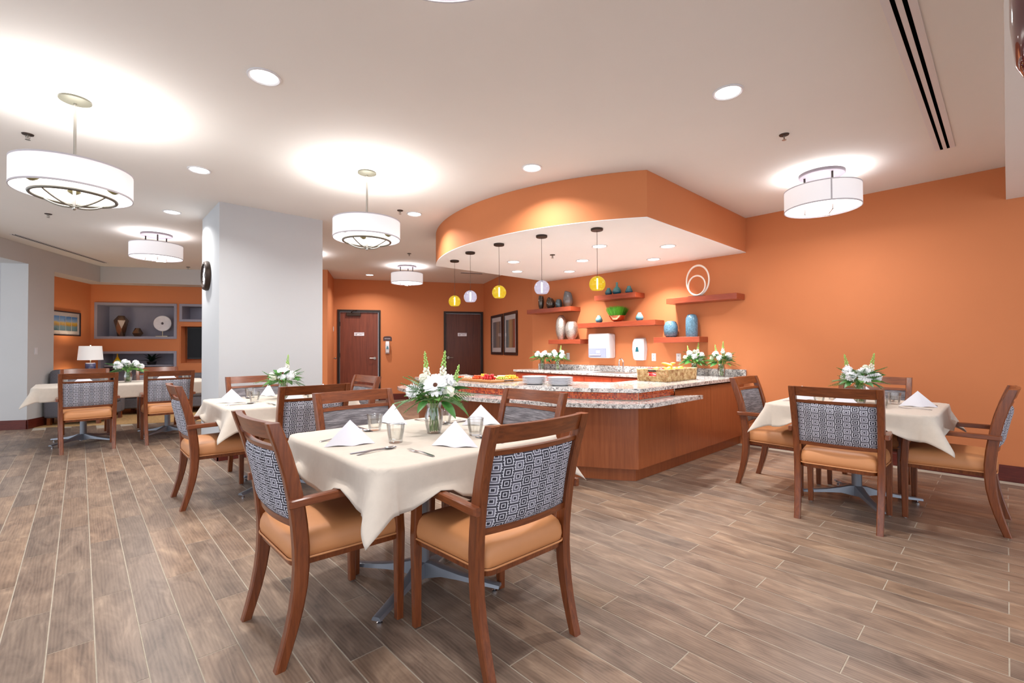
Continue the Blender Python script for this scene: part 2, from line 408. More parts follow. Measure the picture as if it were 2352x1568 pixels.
# floor: grout bed + planks
floor = struct(MB().box(-4.2, 8.2, -3.6, 14.2, -.10, -.0012).build('floor', 'grout'))
W_, L_ = .1487, .8995
def pxl(x, y, z=0.0):
    v = Vector((x, y, z-H)); zc = v.dot(fwd)
    return None if zc < .2 else (1176+1062.2*v.dot(r2)/zc, 784-1062.2*v.dot(u2)/zc)
carp = lambda x, y: (Vector((x, y))-Vector((-.61, 10.76))).dot(e2) > 0 and (Vector((x, y))-DL).dot(e1) < -.2
cand = []
for r in range(-22, 43):
    x0 = .0547+r*W_; off = .454 if r % 2 == 0 else .011
    for k in range(-3, 14):
        y0 = off+k*L_; cx_, cy_ = x0+W_/2, y0+L_/2
        if x0+W_ > WX-.01 and cy_ < 6.2: continue
        if carp(cx_, cy_): continue
        q = pxl(cx_, cy_); vis = q is not None and -150 < q[0] < 2500 and q[1] < 1700
        d = math.hypot(cx_, cy_)
        if not vis and d > 6: continue
        cand.append((0 if vis else 1, d, cx_, cy_))
cand.sort()
pk = MB().box(-W_/2+.0024, W_/2-.0024, -L_/2+.0024, L_/2-.0024, -.004, 0, .0008).mesh('plank', 'plank_tile')
rest = MB()
for i, (a, d, x, y) in enumerate(cand):
    if i < 300: link('plank', pk, floor, (x, y, 0))
    else: rest.box(x-W_/2+.0024, x+W_/2-.0024, y-L_/2+.0024, y+L_/2-.0024, -.004, 0)
ro = rest.build('plank_field', 'plank_tile', floor); ro['kind'] = 'stuff'
cq = [Vector((-.61, 10.76)), Vector((-.61, 10.76))+e1*4.6, Vector((-.61, 10.76))+e1*4.6+e2*3.2, Vector((-.61, 10.76))+e2*3.2]
struct(MB().prism(cq, -.0011, .004).build('floor_carpet', 'carpet'))
# ceiling
struct(MB().box(-4.2, 8.2, -3.6, 14.2, CZ, CZ+.06).build('ceiling', 'ceiling_paint'))
# walls
wall('wall_right', (WX, 6.159), (WX, -3.4), 0, CZ, .12, 'orange_paint')
wall('wall_pictures', DR, PE, 0, CZ, .12, 'orange_paint')
D1, D2 = (.079, 1.067), (2.604, 3.615)
wall('wall_doors', DL, DR, 0, CZ, .12, 'orange_paint', holes=[(D1[0]+.03, D1[1]-.03, 0, 2.16), (D2[0]+.03, D2[1]-.03, 0, 2.16)])
RT = DL-e2*1.3
wall_ret = wall('wall_return', RT, DL, 0, CZ, .12, 'orange_paint')
struct(MB().box(1.14, 2.292, 6.05, 7.05, 0, CZ).build('wall_pillar', 'pillar_paint'))
# corridor opening, pier, lounge recess with its dropped bulkhead
JB = Vector((-.61, 10.62)); PR = Vector((-.331, 11.155))
m = MB(); mid = (JB+PR)/2; L = (PR-JB).length
m.obox(mid-e1*.175, e2, e1, L/2, .175, 0, CZ)
struct(m.build('wall_pier', 'grey_paint'))
wall('wall_corridor', JB-e1*.352, JB-e1*3.2, 0, 2.625, -.3, 'pillar_paint')
m = MB(); q0 = JB-e2*1.2-e1*1.6; m.obox(q0, e2, e1, 1.2, 1.6, 2.625, CZ-.002); struct(m.build('wall_corridor_header', 'grey_paint'))
SB = PR-e1*.349
wall('wall_lounge_side', SB, CL, 0, CZ, .12, 'orange_paint')
N1 = (.07, 1.53, 1.48, 2.23); N2 = (1.58, 2.6, 1.85, 2.23); TV = (1.58, 3.2, .94, 1.77); N3 = (.14, 1.53, .35, 1.22)
wall('wall_lounge_back', CL, CL+e1*4.3, 0, CZ, .14, 'orange_paint', holes=[N1, N2, TV, N3])
wall('wall_lounge_backing', CL+e2*.46, CL+e2*.46+e1*4.3, 0, CZ, .1, 'niche_paint')
m = MB(); m.obox(PR+e2*.9-e1*.175, e2, e1, .9, .174, 2.60, CZ-.002); m.obox(O_+e1*2.0+e2*.19, e1, e2, 2.0, .19, 2.60, CZ-.002)
struct(m.build('wall_bulkhead', 'grey_paint'))
# soffit over the bar
SA = (6.31, 4.05); SR = 3.0
def arc(c, R, ya, yb, n=40):
    a0 = math.atan2(ya-c[1], -math.sqrt(R*R-(ya-c[1])**2)); a1 = math.atan2(yb-c[1], -math.sqrt(R*R-(yb-c[1])**2))
    if a0 < 0: a0 += 2*PI
    if a1 < 0: a1 += 2*PI
    return [(c[0]+R*math.cos(a0+(a1-a0)*i/n), c[1]+R*math.sin(a0+(a1-a0)*i/n)) for i in range(n+1)]
sof = arc(SA, SR, 2.29, 5.76)+[(WX-.001, 5.76), (WX-.001, 2.29)]
struct(MB().prism(sof, 2.478, CZ-.001).build('wall_soffit', 'orange_paint', smooth=30))
struct(MB().prism(sof, 2.472, 2.4779).build('ceiling_soffit', 'soffit_paint', smooth=30))
struct(MB().box(-1.5, WX-.001, -1.6, -.01, 2.612, CZ-.001).build('wall_beam', 'ceiling_paint'))
# baseboards
def basebd(name, p0, p1, off=.0):
    p0 = Vector(p0); p1 = Vector(p1); d = (p1-p0).normalized(); n = Vector((d.y, -d.x)); m = MB(); c = (p0+p1)/2; L = (p1-p0).length/2
    m.obox(c+n*.007, d, n, L, .007, 0, .148); m.obox(c+n*.009, d, n, L, .009, 0, .128, .002); return struct(m.build(name, 'baseboard_wood'))
basebd('baseboard_right', (WX, 2.28), (WX, -3.4)); basebd('baseboard_pictures', DR, PE)
basebd('baseboard_doors', DL+e1*1.07, DL+e1*2.60); basebd('baseboard_pier', JB, PR); basebd('baseboard_corridor', JB-e1*2.9, JB)
basebd('baseboard_return', RT, DL); basebd('baseboard_pillar', (1.14, 6.05), (2.292, 6.05)); basebd('baseboard_pillar_side', (1.14, 7.05), (1.14, 6.05))
# niche frames and liners
def on_wall(p, d, n):
    """returns f(s, t, z): point s along wall, t out of the wall into the room"""
    return lambda s, t, z: (p[0]+d[0]*s+n[0]*t, p[1]+d[1]*s+n[1]*t, z)
def trim_frame(name, h, wd=.05):
    m = MB(); s0, s1, z0, z1 = h; d, n = e1, -e2
    def bar(a, b, c, e): q = CL+d*(a+b)/2+n*.008; m.obox(q, d, n, (b-a)/2, .012, c, e)
    bar(s0-.0, s1, z1-wd, z1); bar(s0, s1, z0, z0+wd); bar(s0, s0+wd, z0+wd, z1-wd); bar(s1-wd, s1, z0+wd, z1-wd)
    return struct(m.build(name, 'niche_paint'))
def liner(name, h, wd=.05, depth=.42, mat='niche_paint'):
    s0, s1, z0, z1 = h[0]+wd, h[1]-wd, h[2]+wd, h[3]-wd; m = MB(); d, n = e1, e2
    def bx(a, b, c, e, t0, t1): q = CL+d*(a+b)/2+n*(t0+t1)/2; m.obox(q, d, n, (b-a)/2, (t1-t0)/2, c, e)
    g = wd*.9
    bx(s0-g, s0, z0-g, z1+g, .005, depth); bx(s1, s1+g, z0-g, z1+g, .005, depth); bx(s0, s1, z1, z1+g, .005, depth); bx(s0, s1, z0-g, z0, .005, depth); bx(s0-g, s1+g, z0-g, z1+g, depth, depth+.02)
    return struct(m.build(name, mat))
trim_frame('trim_1', N1); trim_frame('trim_2', N2); trim_frame('trim_3', N3)
liner('wall_niche_display', N1); liner('wall_niche_small', N2); liner('wall_niche_low', N3); liner('wall_niche_television', TV, .02, .3, 'orange_paint')

# ------------------------------------------------------------------ doors
def door(name, s0, s1, leafmat, handle_s, hdir, closer):
    d, n = e1, -e2; P = lambda s, t: DL+d*s+n*t
    fr = MB(); w_ = .05
    fr.obox(P(s0+w_/2, -.04), d, n, w_/2, .065, 0, 2.19); fr.obox(P(s1-w_/2, -.04), d, n, w_/2, .065, 0, 2.19); fr.obox(P((s0+s1)/2, -.04), d, n, (s1-s0)/2-w_, .065, 2.14, 2.19)
    f = struct(fr.build(name, 'dark_metal'))
    lf = MB().obox(P((s0+s1)/2, -.045), d, n, (s1-s0)/2-w_-.004, .022, .01, 2.135, .002).build('door_leaf', leafmat, f)
    hm = MB(); q = P(handle_s, -.02); T = [(0, 0), (.016, 0), (.016, .02), (.012, .026)]
    hb = MB(); c = P(handle_s, -.018)
    hb.tube([(c.x, c.y, 1.02), (*(c+n*.016), 1.02)], .032, 16); hb.tube([(c.x, c.y, 1.02), (*(c+n*.055), 1.02)], .011, 10); hb.tube([(*(c+n*.05), 1.02), (*(c+n*.055+d*hdir*.12), 1.02)], .011, 10)
    hb.build('door_handle', 'nickel', f, smooth=40)
    for z in (.35, 1.1, 1.85): MB().obox(P(s0+w_+.002, -.02), d, n, .012, .004, z-.05, z+.05).build('hinge', 'dark_metal', f)
    if closer:
        MB().obox(P(s0+.05+.315, .005), d, n, .165, .028, 2.04, 2.12, .006).build('door_closer', 'bronze_metal', f)
        a = P(s0+.31, .03); b = P(s0+.38, .11); c2 = P(s0+.44, .03)
        MB().tube([(a.x, a.y, 2.125), (b.x, b.y, 2.165), (c2.x, c2.y, 2.175)], .009, 6).build('closer_arm', 'dark_metal', f)
    return f
door('door_1', *D1, 'door_wood', .93, -1, True)
door('door_2', *D2, 'dark_door_wood', 2.72, 1, False)
def text_mesh(txt, size, mat):
    cu = bpy.data.curves.new('txt', 'FONT'); cu.body = txt; cu.size = size; cu.align_x = 'CENTER'; cu.align_y = 'CENTER'; cu.extrude = .0006
    o = bpy.data.objects.new('txt', cu); C.objects.link(o); dg = bpy.context.evaluated_depsgraph_get()
    me = bpy.data.meshes.new_from_object(o.evaluated_get(dg)); bpy.data.objects.remove(o); me.materials.clear(); me.materials.append(MAT[mat]); return me
def face_mat(p, d, n):
    """matrix: local x along d, local y up, local z out along n"""
    return Matrix(((d[0], 0, n[0], p[0]), (d[1], 0, n[1], p[1]), (0, 1, 0, p[2]), (0, 0, 0, 1)))
def wall_thing(name, label, cat, p, d, n, group=None):
    o = thing(name, label, cat, group=group); o.matrix_world = face_mat(p, d, n); return o
dd, nn = e1, -e2
def emp_sign(s, label, t):
    p = DL+dd*s+nn*t; o = wall_thing('door_sign', label, 'sign', (*p, 1.605), dd, nn)
    MB().box(-.115, .115, -.042, .042, .001, .007, .004, 2).build('sign_plate', 'sign_white', o)
    me = text_mesh('EMPLOYEES\nONLY', .03, 'ink_black'); link('lettering', me, o, (.035, .008, .0075))
    MB().ring((-.068, 0, .0075), .026, .002, 24, 5).build('emblem', 'ink_black', o)
    MB().box(-.075, -.061, -.014, .006, .007, .0085).ball((-.068, .011, .0075), .006, 8, 5).build('emblem_figure', 'ink_black', o)
emp_sign(.572, 'white EMPLOYEES ONLY plate on the reddish door with the closer', -.022)
emp_sign(3.08, 'white EMPLOYEES ONLY plate on the dark brown door', -.022)
p = DL+dd*1.231; o = wall_thing('room_sign', 'small arched dark brown KITCHEN sign beside the reddish door', 'sign', (*p, 1.50), dd, nn)
ar = [(-.1, -.055), (.1, -.055), (.1, .025), (.085, .042)]+[(.085*math.cos(a), .042+.014*math.sin(a)) for a in [PI*i/8 for i in range(1, 8)]]+[(-.085, .042), (-.1, .025)]
MB().prism(ar, .001, .01).build('sign_plate', 'sign_brown', o)
link('lettering', text_mesh('KITCHEN', .032, 'sign_white'), o, (0, -.005, .0105))

# ------------------------------------------------------------------ dispensers, outlets, switches
def soap_dispenser(p, d, n, label, wd=.115, ht=.34):
    o = wall_thing('sanitizer_dispenser', label, 'dispenser', p, d, n)
    rings = []
    for z, f, t in ((-ht/2, .80, .07), (-ht*.42, .86, .10), (0, 1.0, .115), (ht*.3, .93, .11), (ht*.45, .8, .085), (ht/2, .7, .03)):
        wv = wd*f; rings.append([(-wv, z, 0), (-wv, z, t*.75), (-wv*.75, z, t), (wv*.75, z, t), (wv, z, t*.75), (wv, z, 0)])
    MB().loft(rings).build('housing', 'white_plastic', o, smooth=35)
    MB().loft([[(-.028, -.04, .113), (.028, -.04, .113), (.028, -.04, .118), (-.028, -.04, .118)], [(-.012, .03, .113), (.012, .03, .113), (.012, .03, .118), (-.012, .03, .118)]]).build('sight_window', 'teal_glaze', o)
    MB().box(-.05, .05, -ht/2-.006, -ht/2+.004, .02, .06).build('nozzle', 'grey_plastic', o)
p = DL+dd*1.231; soap_dispenser((*p, 1.285), dd, nn, 'white hand sanitizer dispenser on the orange wall under the brown sign', .055, .30)
dw, nw = Vector((0, -1)), Vector((-1, 0))
soap_dispenser((WX, 3.83, 1.23), dw, nw, 'white soap dispenser on the orange wall beside the paper towel box', .105, .34)
o = wall_thing('towel_dispenser', 'white and grey paper towel dispenser above the sink', 'dispenser', (WX, 4.49, 1.283), dw, nw)
MB().box(-.205, .205, -.197, .197, 0, .2, .03, 3).build('housing', 'white_plastic', o, smooth=40)
MB().box(-.19, .16, -.187, -.035, .19, .207, .006).build('clear_cover', 'grey_plastic', o)
MB().box(-.17, .06, -.165, -.135, .2, .214, .01, 2).build('paper_slot', 'niche_paint', o)
MB().box(-.03, .04, -.12, -.075, .2, .209).build('paper_tab', 'white_plastic', o)
def plate(p, d, n, label, kind, grp):
    o = wall_thing('wall_outlet' if kind == 'outlet' else 'light_switch', label, kind, p, d, n, grp)
    MB().box(-.036, .036, -.058, .058, .0, .006, .003).build('cover_plate', 'white_plastic', o)
    if kind == 'outlet':
        for z in (-.024, .024):
            q = MB().box(-.017, .017, z-.016, z+.016, .004, .009, .004).build('socket', 'white_plastic', o)
            MB().box(-.008, -.005, z-.005, z+.008, .008, .0096).box(.005, .008, z-.005, z+.006, .008, .0096).build('slot', 'ink_black', q)
    else: MB().box(-.016, .016, -.033, .033, .004, .011, .003).build('rocker', 'white_plastic', o)
plate((WX, 5.281, 1.105), dw, nw, 'white switch plate on orange wall below the silver vases', 'switch', None)
plate((WX, 3.615, 1.107), dw, nw, 'white outlet on orange wall right beside the soap dispenser', 'outlet', None)
plate((WX, 3.222, 1.107), dw, nw, 'white outlet on orange wall under the blue vases shelf', 'outlet', None)
q = JB+e2*.18; plate((q.x+e1.x*.001, q.y+e1.y*.001, 1.236), -e2, e1, 'white switch plate on the grey pier by the corridor opening', 'switch', None)
q = CL+e1*1.40+e2*.418; plate((q.x, q.y, 1.10), e1, -e2, 'white outlet inside the low grey niche of the lounge', 'outlet', None)
q = RT+e2*1.16
MB().ball((q.x+e1.x*.05, q.y+e1.y*.05, 1.03), .022, 12, 8).tube([(q.x, q.y, 1.03), (q.x+e1.x*.05, q.y+e1.y*.05, 1.03)], .009).build('knob', 'nickel', wall_ret)
plate((q.x+e1.x*.001, q.y+e1.y*.001, 1.72), -e2, e1, 'white plate high on the narrow orange return wall', 'switch', None)

# ------------------------------------------------------------------ pictures
def picture(p, d, n, wd, ht, fw, mw, prt, label, glassy=True):
    o = wall_thing('framed_picture', label, 'picture', p, d, n); a, b = wd/2, ht/2
    MB().box(-a, a, b-fw, b, .002, .03, .003).box(-a, a, -b, -b+fw, .002, .03, .003).box(-a, -a+fw, -b+fw, b-fw, .002, .03).box(a-fw, a, -b+fw, b-fw, .002, .03).build('frame', 'frame_dark', o)
    MB().box(-a+fw, a-fw, -b+fw, b-fw, .004, .012).build('mat_board', 'mat_board', o)
    a -= fw+mw; b -= fw+mw*1.2
    pl = MB().box(-a, a, .0, .001, -b, b); me = pl.mesh('print', prt); q = link('print', me, o, (0, 0, .0135)); q.rotation_euler = (-PI/2, 0, 0)
    if glassy: MB().box(-wd/2+fw, wd/2-fw, -ht/2+fw, ht/2-fw, .018, .02).build('glazing', 'picture_glass', o)
    return o
pd = (PE-DR).normalized(); pn = Vector((pd.y, -pd.x))
if pn.dot(Vector((-1, -1))) < 0: pn = -pn
for s, prt, lab in ((1.155, 'abstract_print_cool', 'dark framed abstract print with grey and brown streaks near the dark door'), (2.13, 'abstract_print_warm', 'dark framed abstract print with blue, tan and red bands')):
    q = DR+pd*s; picture((q.x, q.y, 1.567), pd, pn, .875, .93, .06, .085, prt, lab)
q = CL-e2*.80; o = picture((q.x, q.y, 1.75), -e2*-1, e1, .86, .46, .022, .06, 'landscape_print', 'framed landscape in four panes on the orange lounge side wall')
for i in (-1, 0, 1): MB().box(i*.17-.004, i*.17+.004, -.15, .15, .0145, .016).build('pane_bar', 'mat_board', o)

# ------------------------------------------------------------------ ceiling fixtures
pr = thing('recessed_light', 'x', 'ceiling light')
MB().lathe([(.095, 0), (.095, -.006), (.086, -.009), (.076, -.004), (.076, 0)], 32, closed=True).build('trim_ring', 'white_plastic', pr, smooth=40)
MB().lathe([(.0760, -.002), (.0760, .0)], 32).build('lens', 'lamp_lens', pr)
used = []
main_r = [(.814, 3.088, 'recessed light above the bar-side table'), (.80, 5.11, 'recessed light in the ceiling above the pillar table'), (.805, 6.90, 'recessed light beside the clock face of the pillar'), (3.02, 5.0, 'recessed light in the ceiling beside the curved end of the soffit'),
          (3.05, 2.985, 'recessed light in the ceiling above the ledge of the bar'), (3.09, 1.227, 'recessed light between the bar and the orange-wall table'), (4.77, 9.81, 'recessed light in the ceiling before the kitchen door'), (2.15, 10.0, 'recessed light added unseen between pillar and lounge wall to brighten the lounge')]  # last one is hidden by the pillar, added to light the dim lounge
for x, y, lab in main_r:
    place(pr, used, (x, y, CZ), 0, 'round white '+lab, 'recessed lights in the main ceiling')
    area('downlight', (x, y, CZ-.015), .14, 17, spread=2.45)
for x, y in ((4.554, 3.328), (5.169, 2.775), (5.126, 4.037), (5.785, 3.321), (4.475, 4.749), (5.076, 5.306), (5.70, 4.752)):
    place(pr, used, (x, y, 2.472), 0, 'round recessed light set in the white underside of the bar soffit', 'recessed lights in the soffit')
    area('downlight', (x, y, 2.472-.015), .14, 19, spread=1.95)
# drum pendants on rods
pp = thing('drum_pendant', 'x', 'pendant lamp')
MB().lathe([(.0, 0), (.085, 0), (.085, -.012), (.06, -.022), (.02, -.028), (.0, -.028)], 28).build('canopy', 'canopy_olive', pp, smooth=40)
MB().tube([(0, 0, -.02), (0, 0, -.73)], .0085, 10).build('rod', 'nickel', pp, smooth=60)
sh = MB().lathe([(.305, -.468), (.305, -.632), (.301, -.632), (.301, -.468)], 56, closed=True).build('drum_shade', 'drum_shade', pp, smooth=40)
for z in (-.468, -.632): MB().lathe([(.3065, z+.006), (.3065, z-.004), (.3, z-.004), (.3, z+.006)], 56, closed=True).build('rim', 'drum_rim', sh, smooth=40)
MB().lathe([(.0, -.56), (.298, -.56), (.298, -.566), (.0, -.566)], 48).build('diffuser', 'lamp_diffuser', pp)
rg = MB().ring((0, 0, -.655), .215, .0105, 48, 8)
rg.build('lower_ring', 'ring_metal', pp, smooth=60)
for a in (.5, .5+PI/2):
    MB().tube([(.215*math.cos(a)*t, .215*math.sin(a)*t, -.655-.065*(1-t*t)) for t in [i/8-1 for i in range(17)]], .006, 6).build('bowed_strap', 'ring_metal', pp, smooth=60)
MB().ball((0, 0, -.73), .012, 10, 7).build('finial', 'nickel', pp, smooth=60)
for k in range(4):
    a = .5+PI/4+k*PI/2; MB().lathe([(0, -.568), (.038, -.568), (.03, -.578), (.01, -.59), (0, -.59)], 14, c=(.2*math.cos(a), .2*math.sin(a), 0)).build('socket_cup', 'socket_brass', pp, smooth=40)
used = []
for x, y, rz, lab in ((-.035, 4.226, .3, 'large white drum pendant on a rod, out from the pillar towards the corridor'), (1.977, 4.121, 0, 'white drum pendant on a rod between the pillar and the bar')):
    place(pp, used, (x, y, CZ), rz, lab)
    area('pendant_uplight', (x, y, CZ-.474), .5, 9, rot=(PI, 0, 0), spread=2.75); area('pendant_downlight', (x, y, CZ-.57), .5, 5)
# semi-flush drums
pf = thing('flush_drum_light', 'x', 'ceiling light')
MB().lathe([(0, 0), (.19, 0), (.19, -.025), (.185, -.03), (0, -.03)], 40).build('canopy', 'canopy_grey', pf, smooth=40)
for k in range(3):
    a = k*2*PI/3+.4; MB().tube([(.14*math.cos(a), .14*math.sin(a), -.03), (.14*math.cos(a), .14*math.sin(a), -.385)], .009, 8).build('rod', 'dark_metal', pf, smooth=60)
    MB().tube([(.14*math.cos(a), .14*math.sin(a), -.38), (.14*math.cos(a+1.05)*.4, .14*math.sin(a+1.05)*.4, -.388)], .006, 6).build('bracket', 'nickel', pf)
sh = MB().lathe([(.315, -.155), (.315, -.345), (.311, -.345), (.311, -.155)], 56, closed=True).build('drum_shade', 'drum_shade', pf, smooth=40)
for z in (-.155, -.345): MB().lathe([(.3165, z+.006), (.3165, z-.004), (.31, z-.004), (.31, z+.006)], 56, closed=True).build('rim', 'drum_rim', sh, smooth=40)
MB().box(.3145, .3165, -.006, .006, -.345, -.155).build('seam', 'drum_rim', sh)
MB().lathe([(0, -.335), (.29, -.335), (.29, -.341), (0, -.341)], 48).build('diffuser', 'lamp_diffuser', pf)
used = []
for x, y, rz, lab in ((.80, 8.39, 2.2, 'flush white drum light over the long table before the lounge'), (4.83, 8.277, 2.6, 'flush white drum light before the kitchen doors'), (5.209, 1.198, 3.6, 'flush white drum light above the table by the plain orange wall'), (2.8, 8.33, 1.0, 'unseen flush white drum light added behind the white pillar to brighten the lounge'), (.81, 1.21, 0, 'flush white drum light above the open floor in front of the bar')):  # drum behind the pillar is out of view, added to brighten lounge and doors
    place(pf, used, (x, y, CZ), rz, lab)
    area('flush_uplight', (x, y, CZ-.16), .56, 4.5, rot=(PI, 0, 0), col=(1, .95, .96), spread=2.9); area('flush_downlight', (x, y, CZ-.343), .54, 17, col=(1, .96, .95))
# glass globe pendants over the bar
def globe(mat):
    o = thing('globe_pendant', 'x', 'pendant lamp')
    MB().lathe([(0, 0), (.062, 0), (.062, -.018), (.058, -.022), (0, -.022)], 28).build('canopy', 'bronze_metal', o, smooth=40)
    MB().tube([(0, 0, -.02), (0, 0, -.50)], .0022, 6).build('cord', 'bronze_metal', o)
    R = .083; pf_ = [(R*math.sin(a), -.57+R*math.cos(a)) for a in [.14+(2.42-.14)*i/18 for i in range(19)]]
    MB().lathe(pf_+[(r_-.003 if r_ > .02 else r_*.7, z_) for r_, z_ in reversed(pf_)], 32, closed=True).build('glass_globe', mat, o, smooth=60)
    MB().lathe([(0, -.485), (.012, -.485), (.014, -.51), (0, -.51)], 12).build('lamp_holder', 'bronze_metal', o, smooth=40)
    MB().lathe([(0, -.51), (.008, -.51), (.0095, -.56), (.006, -.62), (0, -.622)], 12).build('bulb', 'filament', o, smooth=60)
    return o
gy, gl_ = globe('globe_yellow'), globe('globe_lilac'); uy, ul = [], []
for i, (x, y, nm) in enumerate(((3.795, 5.226, 'outermost, nearest the kitchen doors'), (3.616, 4.643, 'next to the outermost yellow one'), (3.579, 4.049, 'middle one over the bar'), (3.659, 3.439, 'between two yellow ones, before the bronze vases'), (3.867, 2.857, 'nearest the plain orange wall'))):
    yl = i % 2 == 0
    place(gy if yl else gl_, uy if yl else ul, (x, y, 2.472), 0, ('yellow' if yl else 'pale lilac')+' glass globe pendant, '+nm, 'glass globes in a row over the bar')
# sprinklers
ps = thing('ceiling_sprinkler', 'x', 'sprinkler')
MB().lathe([(0, 0), (.036, 0), (.034, -.006), (.012, -.008), (0, -.008)], 20).build('escutcheon', 'bronze_metal', ps, smooth=40)
MB().tube([(0, 0, -.006), (0, 0, -.03)], .006, 8).tube([(-.01, 0, -.008), (-.012, 0, -.03), (0, 0, -.042)], .0025, 5).tube([(.01, 0, -.008), (.012, 0, -.03), (0, 0, -.042)], .0025, 5).build('frame_arms', 'nickel', ps)
MB().lathe([(0, -.042), (.016, -.042), (.016, -.045), (0, -.045)], 14).build('deflector', 'nickel', ps)
used = []
for x, y, z in ((-.307, 5.149, CZ), (-.296, 8.006, CZ), (1.59, 11.3, CZ), (2.816, 4.987, CZ), (4.216, 7.15, CZ), (4.037, 1.176, CZ), (4.519, 4.054, 2.472)):
    place(ps, used, (x, y, z), 0, 'small metal sprinkler head in the ceiling' if z > 2.6 else 'small sprinkler head in the underside of the bar soffit', 'sprinkler heads' if z > 2.6 else None)
# linear air diffusers
def diffuser(c, d, L, wd, label, slots=2):
    n = Vector((-d.y, d.x)); o = thing('linear_diffuser', label, 'air vent'); sw = .018
    m = MB(); gap = wd/(slots+1)
    edges = [-wd/2]+[v for k in range(slots) for v in ((k+1)*gap-wd/2-sw/2, (k+1)*gap-wd/2+sw/2)]+[wd/2]
    for k in range(0, len(edges), 2):
        a, b = edges[k], edges[k+1]; m.obox(Vector(c)+n*(a+b)/2, d, n, L/2, (b-a)/2, CZ-.006, CZ)
    m.build('frame', 'white_plastic', o)
    for k in range(slots): MB().obox(Vector(c)+n*((k+1)*gap-wd/2), d, n, L/2-.01, sw/2, CZ-.0065, CZ-.001).build('slot', 'slot_black', o)
    return o
diffuser((3.65, .335), Vector((1, 0)), 3.36, .125, 'long white linear diffuser with two black slots beside the beam')
q = Vector((-.18, 10.76)); diffuser(q, e2, 2.3, .1, 'long linear diffuser along the grey corridor side')
diffuser((6.35, 8.1), e1, .5, .1, 'short slotted diffuser near the framed prints', 3)
# glossy maroon pendant at the beam
o = thing('maroon_pendant', 'glossy dark maroon glass pendant hanging under the beam', 'pendant lamp', (1.62, -.088, 2.612))
MB().lathe([(0, 0), (.05, 0), (.05, -.02), (0, -.02)], 24).build('canopy', 'bronze_metal', o, smooth=40)
MB().tube([(0, 0, -.02), (0, 0, -.25)], .004, 6).build('cord', 'bronze_metal', o)
MB().lathe([(0, -.22), (.03, -.225), (.06, -.27), (.074, -.40), (.074, -.60), (.066, -.70), (.045, -.745), (0, -.757)], 32).build('glass_shade', 'maroon_gloss', o, smooth=60)

# clock on the pillar
o = thing('wall_clock', 'round dark framed clock on the side of the white pillar', 'clock'); o.matrix_world = face_mat((1.14, 6.665, 2.15), Vector((0, -1)), Vector((-1, 0)))
MB().lathe([(0, 0), (.178, 0), (.183, .02), (.17, .05), (.145, .055), (.145, .03), (0, .03)], 40).build('case', 'bronze_metal', o, smooth=40)
MB().lathe([(0, .031), (.144, .031), (.144, .034), (0, .034)], 40).build('dial', 'marble_white', o)
for a, l in ((.6, .08), (2.4, .12)): MB().tube([(0, 0, .037), (l*math.sin(a), l*math.cos(a), .037)], .003, 5).build('hand', 'ink_black', o)
for k in range(12):
    a = k*PI/6; MB().tube([(.115*math.sin(a), .115*math.cos(a), .036), (.132*math.sin(a), .132*math.cos(a), .036)], .003, 5).build('hour_mark', 'ink_black', o)

# ------------------------------------------------------------------ serving bar
BC = (6.35, 4.3); Y0, Y1 = 2.335, 5.30
def bar_poly(R, ri, ya, yb, yr_in=2.92, xw=WX-.002):
    """outline: outer arc, left end, inner arc, then along the wing to the wall"""
    out = arc(BC, R, ya, yb); inn = arc(BC, ri, yr_in, yb)
    return out+list(reversed(inn))+[(xw, yr_in), (xw, ya)]
bar = thing('serving_bar', 'curved cherry wood serving bar with a mosaic band', 'counter', (4.2, 3.3, 0)); bo = Vector((4.2, 3.3, 0))
def bchild(mb, nm, mt, smooth=None):
    o = mb.build(nm, mt, bar, smooth=smooth); o.location = -bo; return o
bchild(MB().prism(bar_poly(3.17, 2.56, Y0+.06, Y1-.05), .0, .12), 'toe_kick', 'bar_wood', 30)
bchild(MB().prism(bar_poly(3.22, 2.54, Y0+.02, Y1-.02), .121, .81), 'core', 'bar_wood', 30)
ap = arc(BC, 3.24, Y0, Y1, 6); fine = arc(BC, 3.24, Y0, Y1, 60)
for i in range(6):
    seg = fine[i*10:i*10+11]; ins = [((x-BC[0])*(3.222/3.24)+BC[0], (y-BC[1])*(3.222/3.24)+BC[1]) for x, y in seg]
    f = .0012; seg[0] = (seg[0][0]+(seg[1][0]-seg[0][0])*f*12, seg[0][1]+(seg[1][1]-seg[0][1])*f*12)
    bchild(MB().prism(seg+list(reversed(ins)), .125, .76), 'panel', 'bar_wood', 30)
x0 = fine[0][0]
for a, b in ((x0, 4.37), (4.374, 5.3), (5.304, WX-.003)):
    top = .80 if a > 4.3 else .76
    bchild(MB().box(a, b, Y0, Y0+.02, .125, top), 'panel', 'bar_wood')
# mosaic band of small glass tiles
mo = MB(); tw = .0157
arcL = [fine[0]]; R = 3.243; a0 = math.atan2(Y0-BC[1], fine[0][0]-BC[0]) % (2*PI); a1 = math.atan2(Y1-BC[1], fine[-1][0]-BC[0]) % (2*PI)
nt = int(abs(a1-a0)*R/tw)
for i in range(nt):
    a = a0+(a1-a0)*(i+.5)/nt; c = (BC[0]+R*math.cos(a), BC[1]+R*math.sin(a)); t_ = Vector((-math.sin(a), math.cos(a))); n2 = Vector((math.cos(a), math.sin(a)))
    for j in range(4): z = .7685+j*.0157; mo.obox(c, t_, n2, .0063, .003, z, z+.0127)
for i in range(42):
    x = x0+.01+i*tw
    for j in range(4): z = .7685+j*.0157; mo.box(x, x+.0127, Y0-.004, Y0+.002, z, z+.0127)
mt = bchild(mo, 'mosaic_tiles', 'mosaic_glass'); mt['kind'] = 'stuff'
